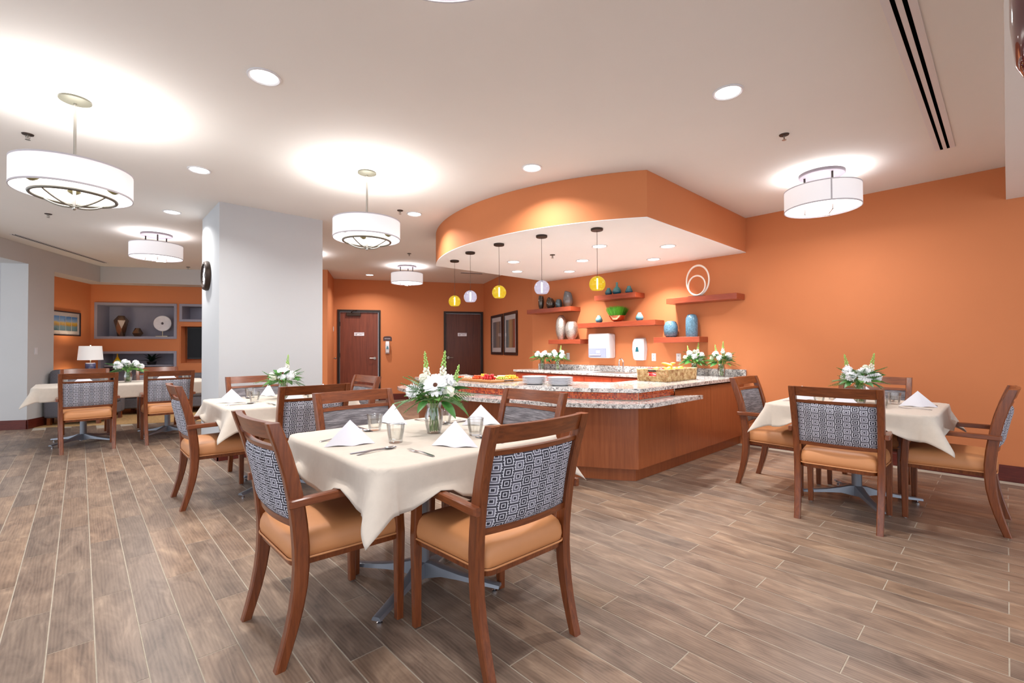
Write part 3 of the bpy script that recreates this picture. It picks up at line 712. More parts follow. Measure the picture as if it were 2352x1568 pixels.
gb = fine+[((x-BC[0])*(3.222/3.24)+BC[0], (y-BC[1])*(3.222/3.24)+BC[1]) for x, y in reversed(fine)]
bchild(MB().prism(gb, .761, .835).box(x0, x0+.69, Y0, Y0+.02, .761, .835), 'grout_bed', 'grout', 30)
tag(MB().prism(bar_poly(3.275, 2.48, Y0-.04, Y1+.09, 2.95), .836, .872).build('bar_top', 'granite', smooth=30), 'speckled grey granite top of the serving bar', 'countertop')
# ledge
lo = arc(BC, 3.54, 2.13, 5.52, 50); li = arc(BC, 3.245, Y0-.002, 5.42, 50)
lp = [(lo[1][0]+.12, 2.13)]+[lo[2]]+lo[3:-4]+[(lo[-3][0]+.05, lo[-3][1]+.06), (lo[-1][0]+.2, 5.56)]+list(reversed(li))+[(4.43, Y0-.002), (4.68, 2.14)]
lg = thing('serving_ledge', 'lower granite ledge wrapping the front of the serving bar', 'ledge', (3.2, 3.5, .72)); off = Vector((-3.2, -3.5, -.72))
q = MB().prism(lp, .722, .76).build('slab', 'granite', lg, smooth=30); q.location = off
for s in (.06, .22, .40, .58, .76, .93):
    k = fine[int(s*60)]; dx = (Vector(k)-Vector(BC)).normalized(); q = MB().obox(Vector(k)+dx*.12, dx, Vector((-dx.y, dx.x)), .12, .02, .709, .7215).build('bracket', 'black_plastic', lg); q.location = off
for x in (4.0, 4.35): q = MB().box(x-.02, x+.02, 2.17, 2.33, .709, .7215).build('bracket', 'black_plastic', lg); q.location = off
# back counter, cabinets, sink
CX = 5.62
tag(MB().box(CX, WX-.002, 2.951, 5.99, .836, .872, .004).build('back_countertop', 'granite'), 'speckled granite countertop along the orange wall with the sink', 'countertop')
tag(MB().box(WX-.024, WX-.002, 2.30, 5.985, .873, .962, .002).build('backsplash', 'granite'), 'low granite backsplash strip against the orange wall', 'backsplash')
ys = [2.96, 3.45, 3.92, 4.43, 4.95, 5.45, 5.95]
for i, (a, b) in enumerate(zip(ys, ys[1:])):
    o = thing('base_cabinet', 'reddish cherry base cabinet under the granite back counter', 'cabinet', (5.95, (a+b)/2, 0), 0, 'base cabinets along the wall')
    hy = (b-a)/2
    MB().box(-.29, .33, -hy, hy, .1, .834).build('body', 'cabinet_wood', o)
    MB().box(-.25, .33, -hy, hy, 0, .1).build('plinth', 'black_plastic', o)
    for nm, z0, z1 in (('drawer', .66, .815), ('cabinet_door', .12, .65)):
        q = MB().box(-.312, -.291, -hy+.003, hy-.003, z0, z1, .002).build(nm, 'cabinet_wood', o)
        zc = (z0+z1)/2 if nm == 'drawer' else z1-.08
        MB().tube([(-.312, -.05, zc), (-.34, -.05, zc), (-.34, .05, zc), (-.312, .05, zc)], .005, 6).build('handle', 'nickel', q)
sk = thing('sink', 'stainless steel sink set in the granite back counter', 'sink', (5.93, 4.05, .872))
MB().prism([(-.19, -.33), (.19, -.33), (.19, .33), (-.19, .33)], .0005, .004).build('rim', 'steel', sk)
MB().box(-.165, .165, -.30, .30, .0042, .0055).build('basin', 'nickel', sk)
fa = thing('faucet', 'chrome gooseneck faucet with two lever handles at the sink', 'faucet', (6.10, 4.03, .876))
MB().tube([(0, 0, 0), (0, 0, .15)]+[(-.055+.055*math.cos(a), 0, .15+.055*math.sin(a)) for a in [PI*i/10 for i in range(1, 11)]]+[(-.11, 0, .12)], .011, 10).build('spout', 'chrome', fa, smooth=60)
MB().lathe([(0, 0), (.026, 0), (.022, .02), (0, .022)], 16).build('base', 'chrome', fa, smooth=40)
MB().lathe([(0, .0), (.014, .0), (.014, .03), (0, .03)], 12, c=(-.11, 0, .098)).build('aerator', 'chrome', fa, smooth=40)
for s in (-1, 1):
    q = MB().lathe([(0, 0), (.022, 0), (.016, .035), (0, .04)], 14, c=(0, s*.13, 0)).build('valve', 'chrome', fa, smooth=40)
    MB().tube([(0, s*.13, .035), (-.01, s*.19, .06)], .006, 6).build('lever', 'chrome', q)

# floating shelves
for y0, y1, z0, lab in ((5.0, 6.04, 1.878, 'floating cherry shelf holding the dark bronze vases'), (3.76, 4.508, 2.005, 'short topmost floating cherry shelf with three teal vases'), (3.44, 4.85, 1.578, 'long middle floating cherry shelf with the grass bowl'), (4.80, 5.51, 1.32, 'short floating cherry shelf with two silver vases'), (2.795, 3.467, 1.32, 'short floating cherry shelf with two blue vases'), (2.31, 3.266, 1.862, 'floating cherry shelf with the white ring sculpture')):
    tag(MB().box(6.02, WX-.001, y0, y1, z0, z0+.075, .002).build('floating_shelf', 'shelf_wood'), lab, 'shelf')
# ------------------------------------------------------------------ vases and shelf decor
def vase(prof, mat, loc, label, n=28, name='vase', cat='vase', smooth=50, tilt=None):
    h = max(z for r, z in prof); top = prof[-1]; inner = [(max(top[0]-.006, .004), top[1]), (max(top[0]-.008, .003), top[1]-h*.25), (.002, top[1]-h*.27)]
    m = MB().lathe([(.0, 0)]+prof+inner, n)
    if tilt:
        for v in m.b.verts:
            if v.co.z > h*.7: v.co.z += tilt*v.co.y*(v.co.z-h*.7)/(h*.3)
    return tag(m.build(name, mat, None, loc, smooth), label, cat)
SX = 6.15
vase([(.03, 0), (.048, .06), (.056, .14), (.05, .2), (.042, .25)], 'bronze_glass', (SX, 5.80, 1.9535), 'tall slim dark bronze vase on the shelf behind the lilac globe', tilt=.25)
vase([(.05, 0), (.08, .05), (.083, .1), (.066, .16), (.05, .185)], 'bronze_glass', (SX, 5.565, 1.9535), 'squat round dark bronze vase with a slanted rim', tilt=.5)
vase([(.04, 0), (.06, .04), (.062, .09), (.046, .14), (.038, .15)], 'slate_glass', (SX, 5.375, 1.9535), 'small slate blue glossy vase between two bronze vases')
vase([(.06, 0), (.084, .07), (.085, .14), (.07, .22), (.056, .265)], 'ombre_glass', (SX, 5.165, 1.9535), 'tall bronze to grey ombre vase with slanted rim', tilt=.4)
vase([(.035, 0), (.056, .03), (.058, .055), (.04, .085), (.026, .105), (.026, .12)], 'deep_teal_glaze', (SX, 4.325, 2.0805), 'small teal vase on the topmost shelf, nearest the yellow globe')
vase([(.04, 0), (.066, .03), (.07, .06), (.05, .1), (.02, .13), (.016, .16), (.018, .195)], 'deep_teal_glaze', (SX, 4.168, 2.0805), 'teal bottle vase with a slim neck on the topmost shelf')
vase([(.04, 0), (.058, .02), (.058, .04), (.042, .075), (.028, .1), (.028, .115)], 'deep_teal_glaze', (SX, 3.95, 2.0805), 'small teal vase at the outer end of the topmost shelf')
vase([(.036, 0), (.058, .03), (.058, .055), (.04, .09), (.026, .112), (.026, .122)], 'aqua_glaze', (SX, 4.513, 1.6535), 'small aqua vase beside the bronze bowl of grass, by the silver vases')
vase([(.036, 0), (.058, .03), (.058, .055), (.04, .09), (.026, .112), (.026, .125)], 'aqua_glaze', (SX, 3.771, 1.6535), 'small aqua vase beside the bowl of grass, by the blue vases')
vase([(.05, 0), (.08, .06), (.098, .16), (.1, .24), (.085, .34), (.05, .41), (.035, .425)], 'hammered_silver', (SX-.01, 5.31, 1.3955), 'tall hammered silver oval vase')
vase([(.06, 0), (.09, .05), (.108, .13), (.108, .2), (.085, .28), (.062, .305)], 'hammered_silver', (SX-.02, 5.07, 1.3955), 'shorter hammered silver oval vase')
vase([(.06, 0), (.09, .03), (.097, .1), (.095, .16), (.075, .215), (.052, .23)], 'blue_speckle', (SX, 3.268, 1.3955), 'squat speckled pale blue vase')
vase([(.07, 0), (.079, .02), (.081, .15), (.079, .25), (.06, .3), (.035, .312)], 'blue_speckle', (SX, 2.96, 1.3955), 'tall speckled blue cylinder vase with rounded top')
o = thing('grass_bowl', 'copper bowl of bright green ornamental grass', 'planter', (SX-.035, 4.14, 1.6535))
MB().lathe([(0, 0), (.05, 0), (.1, .035), (.13, .095), (.126, .095), (.095, .04), (0, .03)], 36).build('bowl', 'copper', o, smooth=50)
rnd = random.Random(5); gm = MB()
for i in range(900):
    a = rnd.uniform(0, 2*PI); r = .115*math.sqrt(rnd.random()); h = .165-.035*(r/.115)**2+rnd.uniform(-.03, .015); ln = r*.6+rnd.uniform(.0, .03)
    x, y = r*math.cos(a), r*math.sin(a); ex, ey = (r+ln)*math.cos(a), (r+ln)*math.sin(a); w2 = .0022; px_, py_ = -math.sin(a+.6)*w2, math.cos(a+.6)*w2
    v = [gm.b.verts.new(p) for p in ((x-px_, y-py_, .085), (x+px_, y+py_, .085), ((x*.4+ex*.6)+px_, (y*.4+ey*.6)+py_, .085+h*.75), ((x*.4+ex*.6)-px_, (y*.4+ey*.6)-py_, .085+h*.75), (ex, ey, .085+h))]
    gm.b.faces.new((v[0], v[1], v[2], v[3])); gm.b.faces.new((v[3], v[2], v[4]))
q = gm.build('grass', 'grass_green', o); q['kind'] = 'stuff'
o = thing('ring_sculpture', 'white sculpture of two nested rings on a dark base', 'sculpture', (SX, 2.87, 1.938))
MB().box(-.05, .05, -.115, .115, 0, .014, .002).build('base', 'black_plastic', o)
MB().ring((0, 0, .225), .2, .0138, 48, 8, 'x', .78, 1.02).build('large_ring', 'sculpt_white', o, smooth=60)
MB().ring((-.02, .005, .155), .133, .0115, 40, 8, 'x', .88, 1.0).build('small_ring', 'sculpt_white', o, smooth=60)

# ------------------------------------------------------------------ dining chairs
def sect(cx_, cy_, hx, hy, z, ch=.25):
    a, b = hx*(1-ch), hy*(1-ch)
    return [(cx_-hx, cy_-b, z), (cx_-a, cy_-hy, z), (cx_+a, cy_-hy, z), (cx_+hx, cy_-b, z), (cx_+hx, cy_+b, z), (cx_+a, cy_+hy, z), (cx_-a, cy_+hy, z), (cx_-hx, cy_+b, z)]
KP = [(0, -.262, .238, .020, .019), (.06, -.243, .239, .0215, .0195), (.14, -.220, .240, .0235, .020), (.22, -.202, .242, .0255, .0205), (.30, -.190, .244, .0275, .021), (.38, -.185, .245, .029, .021), (.46, -.186, .246, .030, .021), (.55, -.194, .248, .030, .021), (.65, -.208, .250, .029, .021), (.75, -.229, .252, .028, .021), (.85, -.257, .254, .027, .021), (.93, -.284, .255, .026, .021), (.966, -.296, .255, .024, .0205)]
def yb(z):
    for a, b in zip(KP, KP[1:]):
        if z <= b[0]: t = (z-a[0])/(b[0]-a[0]); return a[1]+(b[1]-a[1])*t
    return KP[-1][1]
def make_chair():
    t = thing('dining_chair', 'x', 'chair')
    for s in (-1, 1):
        rings = [sect(s*k[2], k[1], k[4], k[3], k[0]) for k in KP]
        q = MB().loft(rings).build('leg', 'chair_wood', t, smooth=30)
        MB().lathe([(0, -.0), (.012, 0), (.012, .006), (0, .006)], 10, c=(s*.238, -.262, -.0)).build('glide', 'steel', q)
        fr = [sect(s*.249, .252, .0165, .0165, .004), sect(s*.250, .252, .0185, .019, .2), sect(s*.251, .252, .021, .022, .40), sect(s*.2525, .245, .019, .022, .52), sect(s*.256, .232, .017, .021, .638)]
        q = MB().loft(fr).build('leg', 'chair_wood', t, smooth=30)
        MB().lathe([(0, -.0), (.011, 0), (.011, .006), (0, .006)], 10, c=(s*.249, .252, 0)).build('glide', 'steel', q)
        # armrest: runs along the outside of the rear post
        ar = []
        for yy, hw, x, zc in ((-.245, .010, .281, .647), (-.235, .016, .281, .647), (-.15, .0175, .280, .649), (0, .0185, .274, .650), (.15, .0195, .266, .648), (.235, .020, .261, .644), (.255, .016, .260, .642)):
            h = .0165; ar.append([(s*x-hw, yy, zc-h*.8), (s*x-hw*.8, yy, zc-h), (s*x+hw*.8, yy, zc-h), (s*x+hw, yy, zc-h*.8), (s*x+hw, yy, zc+h*.7), (s*x+hw*.7, yy, zc+h), (s*x-hw*.7, yy, zc+h), (s*x-hw, yy, zc+h*.7)])
        MB().loft(ar).build('armrest', 'chair_arm_wood', t, smooth=30)
    # rails of the back, bowed away from the sitter
    def rail(nm, z0, z1, th, wx=.236, bow=.028, n=12):
        R = []
        for i in range(n+1):
            u = -1+2*i/n; x = u*wx; b = -bow*(1-u*u)
            ya, yc = yb(z0)+b, yb(z1)+b
            R.append([(x, ya-th/2, z0), (x, ya+th/2, z0), (x, yc+th/2, z1), (x, yc-th/2, z1)])
        return MB().loft(R).build(nm, 'chair_rail_wood', t, smooth=30)
    rail('top_rail', .897, .966, .026); rail('middle_rail', .848, .868, .024); rail('lower_rail', .535, .562, .024)
    # upholstered back: patterned outside, woven inside
    def pad(nm, mt, side, bulge):
        def f(i, j):
            u = -1+2*i; v = j; z = .556+v*.296; x = u*.231; b = -.028*(1-u*u)
            edge = (1-abs(u)**6)*(1-abs(2*v-1)**6)
            return (x, yb(z)+b+side*(.004+bulge*edge), z)
        m = MB().grid(f, 16, 10); bmesh.ops.recalc_face_normals(m.b, faces=m.b.faces[:])
        m.grid(lambda i, j: (lambda u, z: (u*.231, yb(z)-.028*(1-u*u), z))(-1+2*i, .556+j*.296), 16, 10)
        bd = [e for e in m.b.edges if e.is_boundary]; bmesh.ops.bridge_loops(m.b, edges=bd)
        return m.build(nm, mt, t, smooth=50)
    pad('outer_back', 'pattern_fabric', -1, .028); pad('back_cushion', 'weave_fabric', 1, .016)
    # seat
    def outline(ins, nseg=5):
        fw_, bw, y0, y1, r = .262-ins, .225-ins, -.215+ins, .275-ins, .05
        pts = [(-bw, y0), (bw, y0), (fw_, y1), (-fw_, y1)]; res = []
        for k in range(4):
            p = Vector(pts[k]); a = (Vector(pts[k-1])-p).normalized(); b = (Vector(pts[(k+1) % 4])-p).normalized()
            for i in range(nseg+1):
                f = i/nseg; q = p+a*r*(1-f)**2+b*r*f**2; res.append((q.x, q.y))
        return res
    L = [(.012, .400), (.0, .405), (-.004, .43), (-.002, .458), (.006, .482), (.02, .498), (.05, .508), (.1, .514), (.16, .517)]
    rings = [[(x, y, z) for x, y in outline(i)] for i, z in L]
    st = MB().loft(rings).build('seat', 'seat_vinyl', t, smooth=60)
    pp_ = outline(-.004); MB().tube([(x, y, .402) for x, y in pp_]+[(pp_[0][0], pp_[0][1], .402)], .0042, 6, False).build('piping', 'seat_vinyl', st, smooth=60)
    o1, o2 = outline(.002), outline(.03)
    MB().loft([[(x, y, .372) for x, y in outline(.006)], [(x, y, .398) for x, y in o1]]).build('seat_frame', 'chair_wood', t, smooth=30)
    return t
chair = make_chair(); uc = []
TB = {1: (1.36, 2.17), 2: (1.37, 4.62), 3: (4.68, .86)}
DIRS = {'+x': -PI/2, '-x': PI/2, '+y': 0.0, '-y': PI}
def put_chair(x, y, face, label, tw=0): place(chair, uc, (x, y, 0), DIRS[face]+tw, label)
for cx_, cy_, fc, tw_, lab in (
    (.835, 2.19, '+x', .01, 'bar-side table, facing the bar'), (1.36, 1.575, '+y', -.02, 'bar-side table, large patterned back to the open floor'),
    (1.37, 2.74, '-y', .02, 'bar-side table, backing the pillar table'), (1.93, 2.16, '-x', .02, 'bar-side table, backing the bar ledge'),
    (.85, 4.625, '+x', 0, 'pillar table, on the corridor side'), (1.37, 4.03, '+y', 0, 'pillar table, backing the bar-side table'),
    (1.37, 5.20, '-y', 0, 'pillar table, close against the white pillar'), (1.93, 4.63, '-x', 0, 'pillar table, on the kitchen door side'),
    (4.125, .845, '+x', .06, 'orange-wall table, patterned back to the open floor'), (4.68, 1.445, '-y', -.02, 'orange-wall table, next to the bar end'),
    (5.25, .87, '-x', 0, 'orange-wall table, against the wall'), (4.68, .275, '+y', 0, 'orange-wall table, on the side away from the bar'),
    (.075, 8.0, '+y', .03, 'long lounge table, outer side near the corridor'), (.885, 7.97, '+y', 0, 'long lounge table, outer side near the pillar'),
    (.06, 9.24, '-y', 0, 'long lounge table, sofa side near the corridor'), (.93, 9.24, '-y', 0, 'long lounge table, sofa side near the pillar')):
    put_chair(cx_, cy_, fc, 'cherry wood armchair at the '+lab, tw_)

# ------------------------------------------------------------------ tables and cloths
TZ = .782
def table(x, y, hx, hy, label, rz=PI/6):
    t = thing('pedestal_table', label, 'table', (x, y, 0))
    MB().box(-hx+.01, hx-.01, -hy+.01, hy-.01, TZ-.034, TZ-.004, .006).build('table_top', 'chair_wood', t)
    MB().tube([(0, 0, .07), (0, 0, TZ-.04)], .036, 20).build('column', 'silver_paint', t, smooth=60)
    MB().box(-.2, .2, -.2, .2, TZ-.05, TZ-.036).build('top_plate', 'black_plastic', t)
    for k in range(4):
        a = rz+k*PI/2; ca, sa = math.cos(a), math.sin(a); R = []
        for r, zt, th, hw in ((.0, .115, .09, .034), (.06, .112, .075, .033), (.12, .094, .045, .03), (.22, .072, .028, .027), (.34, .056, .022, .025), (.44, .046, .018, .024)):
            R.append([(r*ca-hw*sa, r*sa+hw*ca, zt-th), (r*ca+hw*sa, r*sa-hw*ca, zt-th), (r*ca+hw*.8*sa, r*sa-hw*.8*ca, zt-.004), (r*ca+hw*.5*sa, r*sa-hw*.5*ca, zt), (r*ca-hw*.5*sa, r*sa+hw*.5*ca, zt), (r*ca-hw*.8*sa, r*sa+hw*.8*ca, zt-.004)])
        q = MB().loft(R).build('base_arm', 'silver_paint', t, smooth=35)
        MB().lathe([(0, 0), (.014, 0), (.014, .008), (.006, .012), (.006, .03), (0, .03)], 12, c=(.41*ca, .41*sa, 0)).build('leveller', 'chrome', q, smooth=40)
    return t
def cloth(x, y, sx, sy, d, label, lifts=(), seed=1, rc=.07):
    rnd = random.Random(seed); ph = [rnd.uniform(0, 6.28) for _ in range(12)]
    b = .018
    def pt(u, v):
        cu = max(-sx+rc, min(sx-rc, u)); cv = max(-sy+rc, min(sy-rc, v)); eu, ev = u-cu, v-cv; rin = math.hypot(eu, ev)
        if rin <= rc+1e-6: return (u, v, TZ+.0006*math.sin(9*u+ph[0])*math.sin(8*v+ph[1]))
        dx, dy = eu/rin, ev/rin; r = rin-rc
        q = b*PI/2
        if r < q: o_, dr = b*math.sin(r/b), b*(1-math.cos(r/b))
        else: o_, dr = b+(r-q)*.10, b+(r-q)*.985
        th = math.degrees(math.atan2(abs(ev), abs(eu)))
        corner = abs(eu) > 1e-6 and abs(ev) > 1e-6
        s = max(0, r-q)
        if corner:
            t2 = math.radians(th); sn = math.sin(2*t2); dr -= s*.16*sn; o_ += s*(.34*sn+.14*sn*math.cos(6*(t2-PI/4)))
            o_ = max(o_, b*.8)
        else:
            al = v if abs(eu) > abs(ev) else u
            o_ += s*(.10*math.sin(al*9+ph[2 if eu > 0 else 3 if eu < 0 else 4 if ev > 0 else 5])+.05*math.sin(al*21+ph[6]))
            side = '+x' if eu > 1e-6 else '-x' if eu < -1e-6 else '+y' if ev > 0 else '-y'
            if side in lifts and dr > .105:
                for c in (-.262, .262):
                    wv = math.exp(-((al-c-lifts[side])/.085)**2)
                    ex = (dr-.105)*wv; dr -= ex*.97; o_ += ex*.55
        return (cu+dx*(rc+o_), cv+dy*(rc+o_), TZ-dr)
    def axis(s_):
        base = [-s_+rc+(2*s_-2*rc)*i/16 for i in range(17)]
        ed = [rc*k/4 for k in range(1, 5)]+[rc+b*PI/2*k/4 for k in range(1, 5)]+[rc+b*PI/2+(d-b*PI/2)*k/9 for k in range(1, 10)]
        return sorted([-s_+rc-e for e in ed])+base+[s_-rc+e for e in ed]
    U, V = axis(sx), axis(sy); m = MB(); G = [[m.b.verts.new(pt(a, c)) for c in V] for a in U]
    for i in range(len(U)-1):
        for j in range(len(V)-1): m.b.faces.new((G[i][j], G[i+1][j], G[i+1][j+1], G[i][j+1]))
    o = m.build('tablecloth', 'cloth', None, (x, y, 0), 80); tag(o, label, 'tablecloth')
    sm = o.modifiers.new('thickness', 'SOLIDIFY'); sm.thickness = .0025; sm.offset = 1
    return o
HT = .52; full = {'+x': 0, '-x': 0, '+y': 0, '-y': 0}
for k, lab in ((1, 'in front of the curved bar'), (2, 'beside the white pillar'), (3, 'by the plain orange wall')):
    x, y = TB[k]; table(x, y, HT, HT, 'square pedestal table with silver four-armed base '+lab)
    cloth(x, y, HT, HT, .19, 'cream tablecloth over the square table '+lab, full, k)
table(.04, 8.61, .46, .46, 'pedestal table at the corridor end of the long cloth before the lounge', PI/4); table(.965, 8.61, .46, .46, 'pedestal table at the pillar end of the long cloth before the lounge', PI/4)
cloth(.50, 8.61, .925, .46, .19, 'long cream tablecloth over two joined tables before the lounge', {}, 9)

# ------------------------------------------------------------------ table settings
np_ = MB()
def napkin_mesh():
    m = MB(); nu = 8
    Lf, Rt, P, F, B = Vector((-.118, 0, 0)), Vector((.118, .006, 0)), Vector((0, .012, .122)), Vector((.01, -.022, 0)), Vector((0, .055, 0))
    def tri(a, b, c):
        n = 6; V = {}
        for i in range(n+1):
            for j in range(n+1-i):
                u, v = i/n, j/n; w_ = 1-u-v; p = a*w_+b*u+c*v; p = p+Vector((0, 0, .006*math.sin(PI*min(1, w_*1.0))*(1-v)*(4*u*w_)))
                V[i, j] = m.b.verts.new(p)
        for i in range(n):
            for j in range(n-i):
                m.b.faces.new((V[i, j], V[i+1, j], V[i, j+1]))
                if i+j < n-1: m.b.faces.new((V[i+1, j], V[i+1, j+1], V[i, j+1]))
    tri(Lf, F, P); tri(F, Rt, P); tri(Rt, B, P); tri(B, Lf, P)
    bmesh.ops.remove_doubles(m.b, verts=m.b.verts[:], dist=1e-5)
    hem = m
    return m.mesh('napkin', 'napkin', 25)
NM = napkin_mesh()
def napkin(x, y, z, rz, lab, grp):
    o = link('napkin', NM, None, (x, y, z)); o.rotation_euler = (0, 0, rz); return tag(o, lab, 'napkin', grp)
def lathe_wobble(prof, n, amp, k):
    m = MB().lathe(prof, n, closed=True)
    for v in m.b.verts:
        if .02 < v.co.z < .06:
            a = math.atan2(v.co.y, v.co.x); f = 1+amp*math.cos(k*a)*math.sin(PI*(v.co.z-.02)/.04); v.co.x *= f; v.co.y *= f
    return m
gp = thing('tumbler', 'x', 'glass')
lathe_wobble([(.0, 0), (.033, 0), (.034, .012), (.0405, .05), (.0445, .09), (.0425, .09), (.0385, .05), (.031, .016), (.0, .014)], 32, .03, 8).build('glass_wall', 'clear_glass', gp, smooth=60)
MB().lathe([(0, .0145), (.0305, .0165), (.037, .048), (.039, .064), (0, .064)], 28).build('water', 'water', gp, smooth=60)
MB().ring((0, 0, .0905), .0435, .0012, 32, 6).build('rim', 'clear_glass', gp)
ug = []
def cutlery():
    f = MB(); W = .0
    def strip(prof):   # prof: (y, halfwidth, z)
        f.loft([[(-hw, y, z), (hw, y, z), (hw*.8, y, z+.0022), (-hw*.8, y, z+.0022)] for y, hw, z in prof])
    strip([(-.1, .006, .001), (-.09, .008, .002), (-.03, .005, .006), (.0, .0035, .008), (.02, .006, .005), (.04, .011, .003)])
    for k in range(4): x = -.0095+k*.0063; f.loft([[(x-.0015, .038, .003), (x+.0015, .038, .003), (x+.0015, .038, .005), (x-.0015, .038, .005)], [(x-.001, .065, .003), (x+.001, .065, .003), (x+.001, .065, .005), (x-.001, .065, .005)], [(x-.0007, .09, .007), (x+.0007, .09, .007), (x+.0007, .09, .0085), (x-.0007, .09, .0085)]])
    fork = f.mesh('fork', 'steel', 40)
    f = MB(); f.loft([[(-hw, y, z), (hw, y, z), (hw*.8, y, z+.003), (-hw*.8, y, z+.003)] for y, hw, z in ((-.11, .006, .0005), (-.1, .008, .001), (-.02, .007, .0015), (0, .005, .002), (.02, .009, .0015), (.09, .009, .0008), (.115, .002, .0005))]); knife = f.mesh('knife', 'steel', 40)
    f = MB(); f.loft([[(-hw, y, z), (hw, y, z), (hw*.8, y, z+.0022), (-hw*.8, y, z+.0022)] for y, hw, z in ((-.1, .005, .001), (-.09, .0075, .002), (-.03, .0045, .006), (.03, .0035, .008), (.045, .004, .006))])
    def bowl(i, j):
        a = i*2*PI; r = j; return (.017*r*math.sin(a), .072+.03*r*math.cos(a), .002+.007*r*r)
    f.grid(bowl, 16, 5); f.grid(lambda i, j: (lambda q: (q[0], q[1], q[2]-.0014))(bowl(i, j)), 16, 5); spoon = f.mesh('spoon', 'steel', 50)
    return fork, knife, spoon
FK, KN, SPN = cutlery()
ZT = TZ+.003
def setting(tk, tx, ty, face, who, jit, glass_at=None, parts='nfksg', turn=None):
    """one place setting; face is the direction the sitter looks"""
    a = DIRS[face]; c, s_ = math.cos(a), math.sin(a)
    def W(lx, ly): return (tx+lx*c-ly*s_, ty+lx*s_+ly*c)
    nx, ny = jit
    if 'n' in parts: napkin(*W(nx, -.385+ny), ZT, a if turn is None else math.radians(turn), 'white tent-folded napkin '+who, None)
    if 'f' in parts:
        o = link('fork', FK, None, (*W(-.19+nx, -.38), ZT)); o.rotation_euler = (0, 0, a+.06); tag(o, 'steel fork '+who, 'fork')
    if 'k' in parts:
        o = link('knife', KN, None, (*W(.185+nx*.5, -.375), ZT)); o.rotation_euler = (0, 0, a-.03); tag(o, 'steel table knife '+who, 'knife')
        o = link('spoon', SPN, None, (*W(.215+nx*.5, -.375), ZT)); o.rotation_euler = (0, 0, a+.12); tag(o, 'steel spoon '+who, 'spoon')
    g = glass_at or W(.20+nx, -.21)
    if 'g' in parts: place(gp, ug, (*g, ZT+.0005), jit[1]*9, 'short water tumbler '+who)
x, y = TB[1]; b1 = 'at the bar-side table, '
setting(1, x, y, '+x', b1+'seat facing the bar', (.0, -.02), (1.147, 2.076), turn=-22)
setting(1, x, y, '+y', b1+'seat backing the open floor', (-.06, .01), (1.553, 1.953), turn=-58)
setting(1, x, y, '-y', b1+'seat backing the pillar table', (-.06, -.06), (1.232, 2.469), turn=-70)
setting(1, x, y, '-x', b1+'seat backing the bar', (.02, -.04), (1.641, 2.364), turn=-35)
x, y = TB[2]; b2 = 'at the pillar table, '
setting(2, x, y, '+x', b2+'corridor side seat', (.0, -.02), (1.13, 4.55), turn=-25); setting(2, x, y, '-y', b2+'seat against the pillar', (.0, -.03), (1.2, 4.98), turn=-70)
setting(2, x, y, '+y', b2+'seat backing the bar-side table', (0, 0), turn=-50); setting(2, x, y, '-x', b2+'kitchen door side seat', (0, 0), turn=-40)
x, y = TB[3]; b3 = 'at the orange-wall table, '
setting(3, x, y, '+y', b3+'seat away from the bar', (.05, .0), (4.83, .63), turn=-75); setting(3, x, y, '-x', b3+'seat against the wall', (0, 0), turn=-80)
setting(3, x, y, '+x', b3+'seat backing the open floor', (0, 0), turn=-85); setting(3, x, y, '-y', b3+'seat next to the bar end', (0, 0), turn=-70)
for tx, e in ((.04, 'corridor end'), (.965, 'pillar end')):
    for face, s in (('+y', 'outer side'), ('-y', 'lounge side')): setting(4, tx, 8.61-(.05 if face == '+y' else -.05)*-1, face, 'at the long lounge table, %s, %s' % (s, e), (0, 0), None, 'ng')

# ------------------------------------------------------------------ bouquets
def leaf_mesh(L, wd, mat, name='leaf', bend=.3):
    m = MB()
    def f(i, j):
        t = i; hw = wd*math.sin(PI*min(1, t*.97+.03))**.8*(1-.25*t); u = -1+2*j
        return (u*hw, t*L, .35*abs(u)*hw-bend*L*t*t)
    return m.grid(f, 7, 2).mesh(name, mat, 60)
LEAF = leaf_mesh(.125, .027, 'leaf_green'); LEAF2 = leaf_mesh(.085, .024, 'bright_leaf', bend=.1)
def fern_mesh():
    m = MB()
    for k in range(9):
        t = .15+k*.1; z = -.25*.13*t*t
        for s in (-1, 1):
            l = .055*(1.1-t); m.loft([[(0, t*.13-.003, z), (0, t*.13+.003, z)], [(s*l*.6, t*.13+.012, z-.003), (s*l*.6, t*.13+.019, z-.003)], [(s*l, t*.13+.022, z-.008), (s*l, t*.13+.023, z-.008)]], cap=False, close=False)
    m.tube([(0, 0, 0), (0, .065, -.008), (0, .13, -.033)], .0012, 4); return m.mesh('fern_frond', 'leaf_green', 60)
FERN = fern_mesh()
def petal_mesh():
    m = MB(); m.grid(lambda i, j: (lambda u, t: (u*.0095*math.sin(PI*(.12+.8*t))**.6, .008+t*.045, .004+.012*t-.016*t*t+.0025*u*u))(-1+2*j, i), 6, 2); return m.mesh('petal', 'petal_white', 60)
PET = petal_mesh()
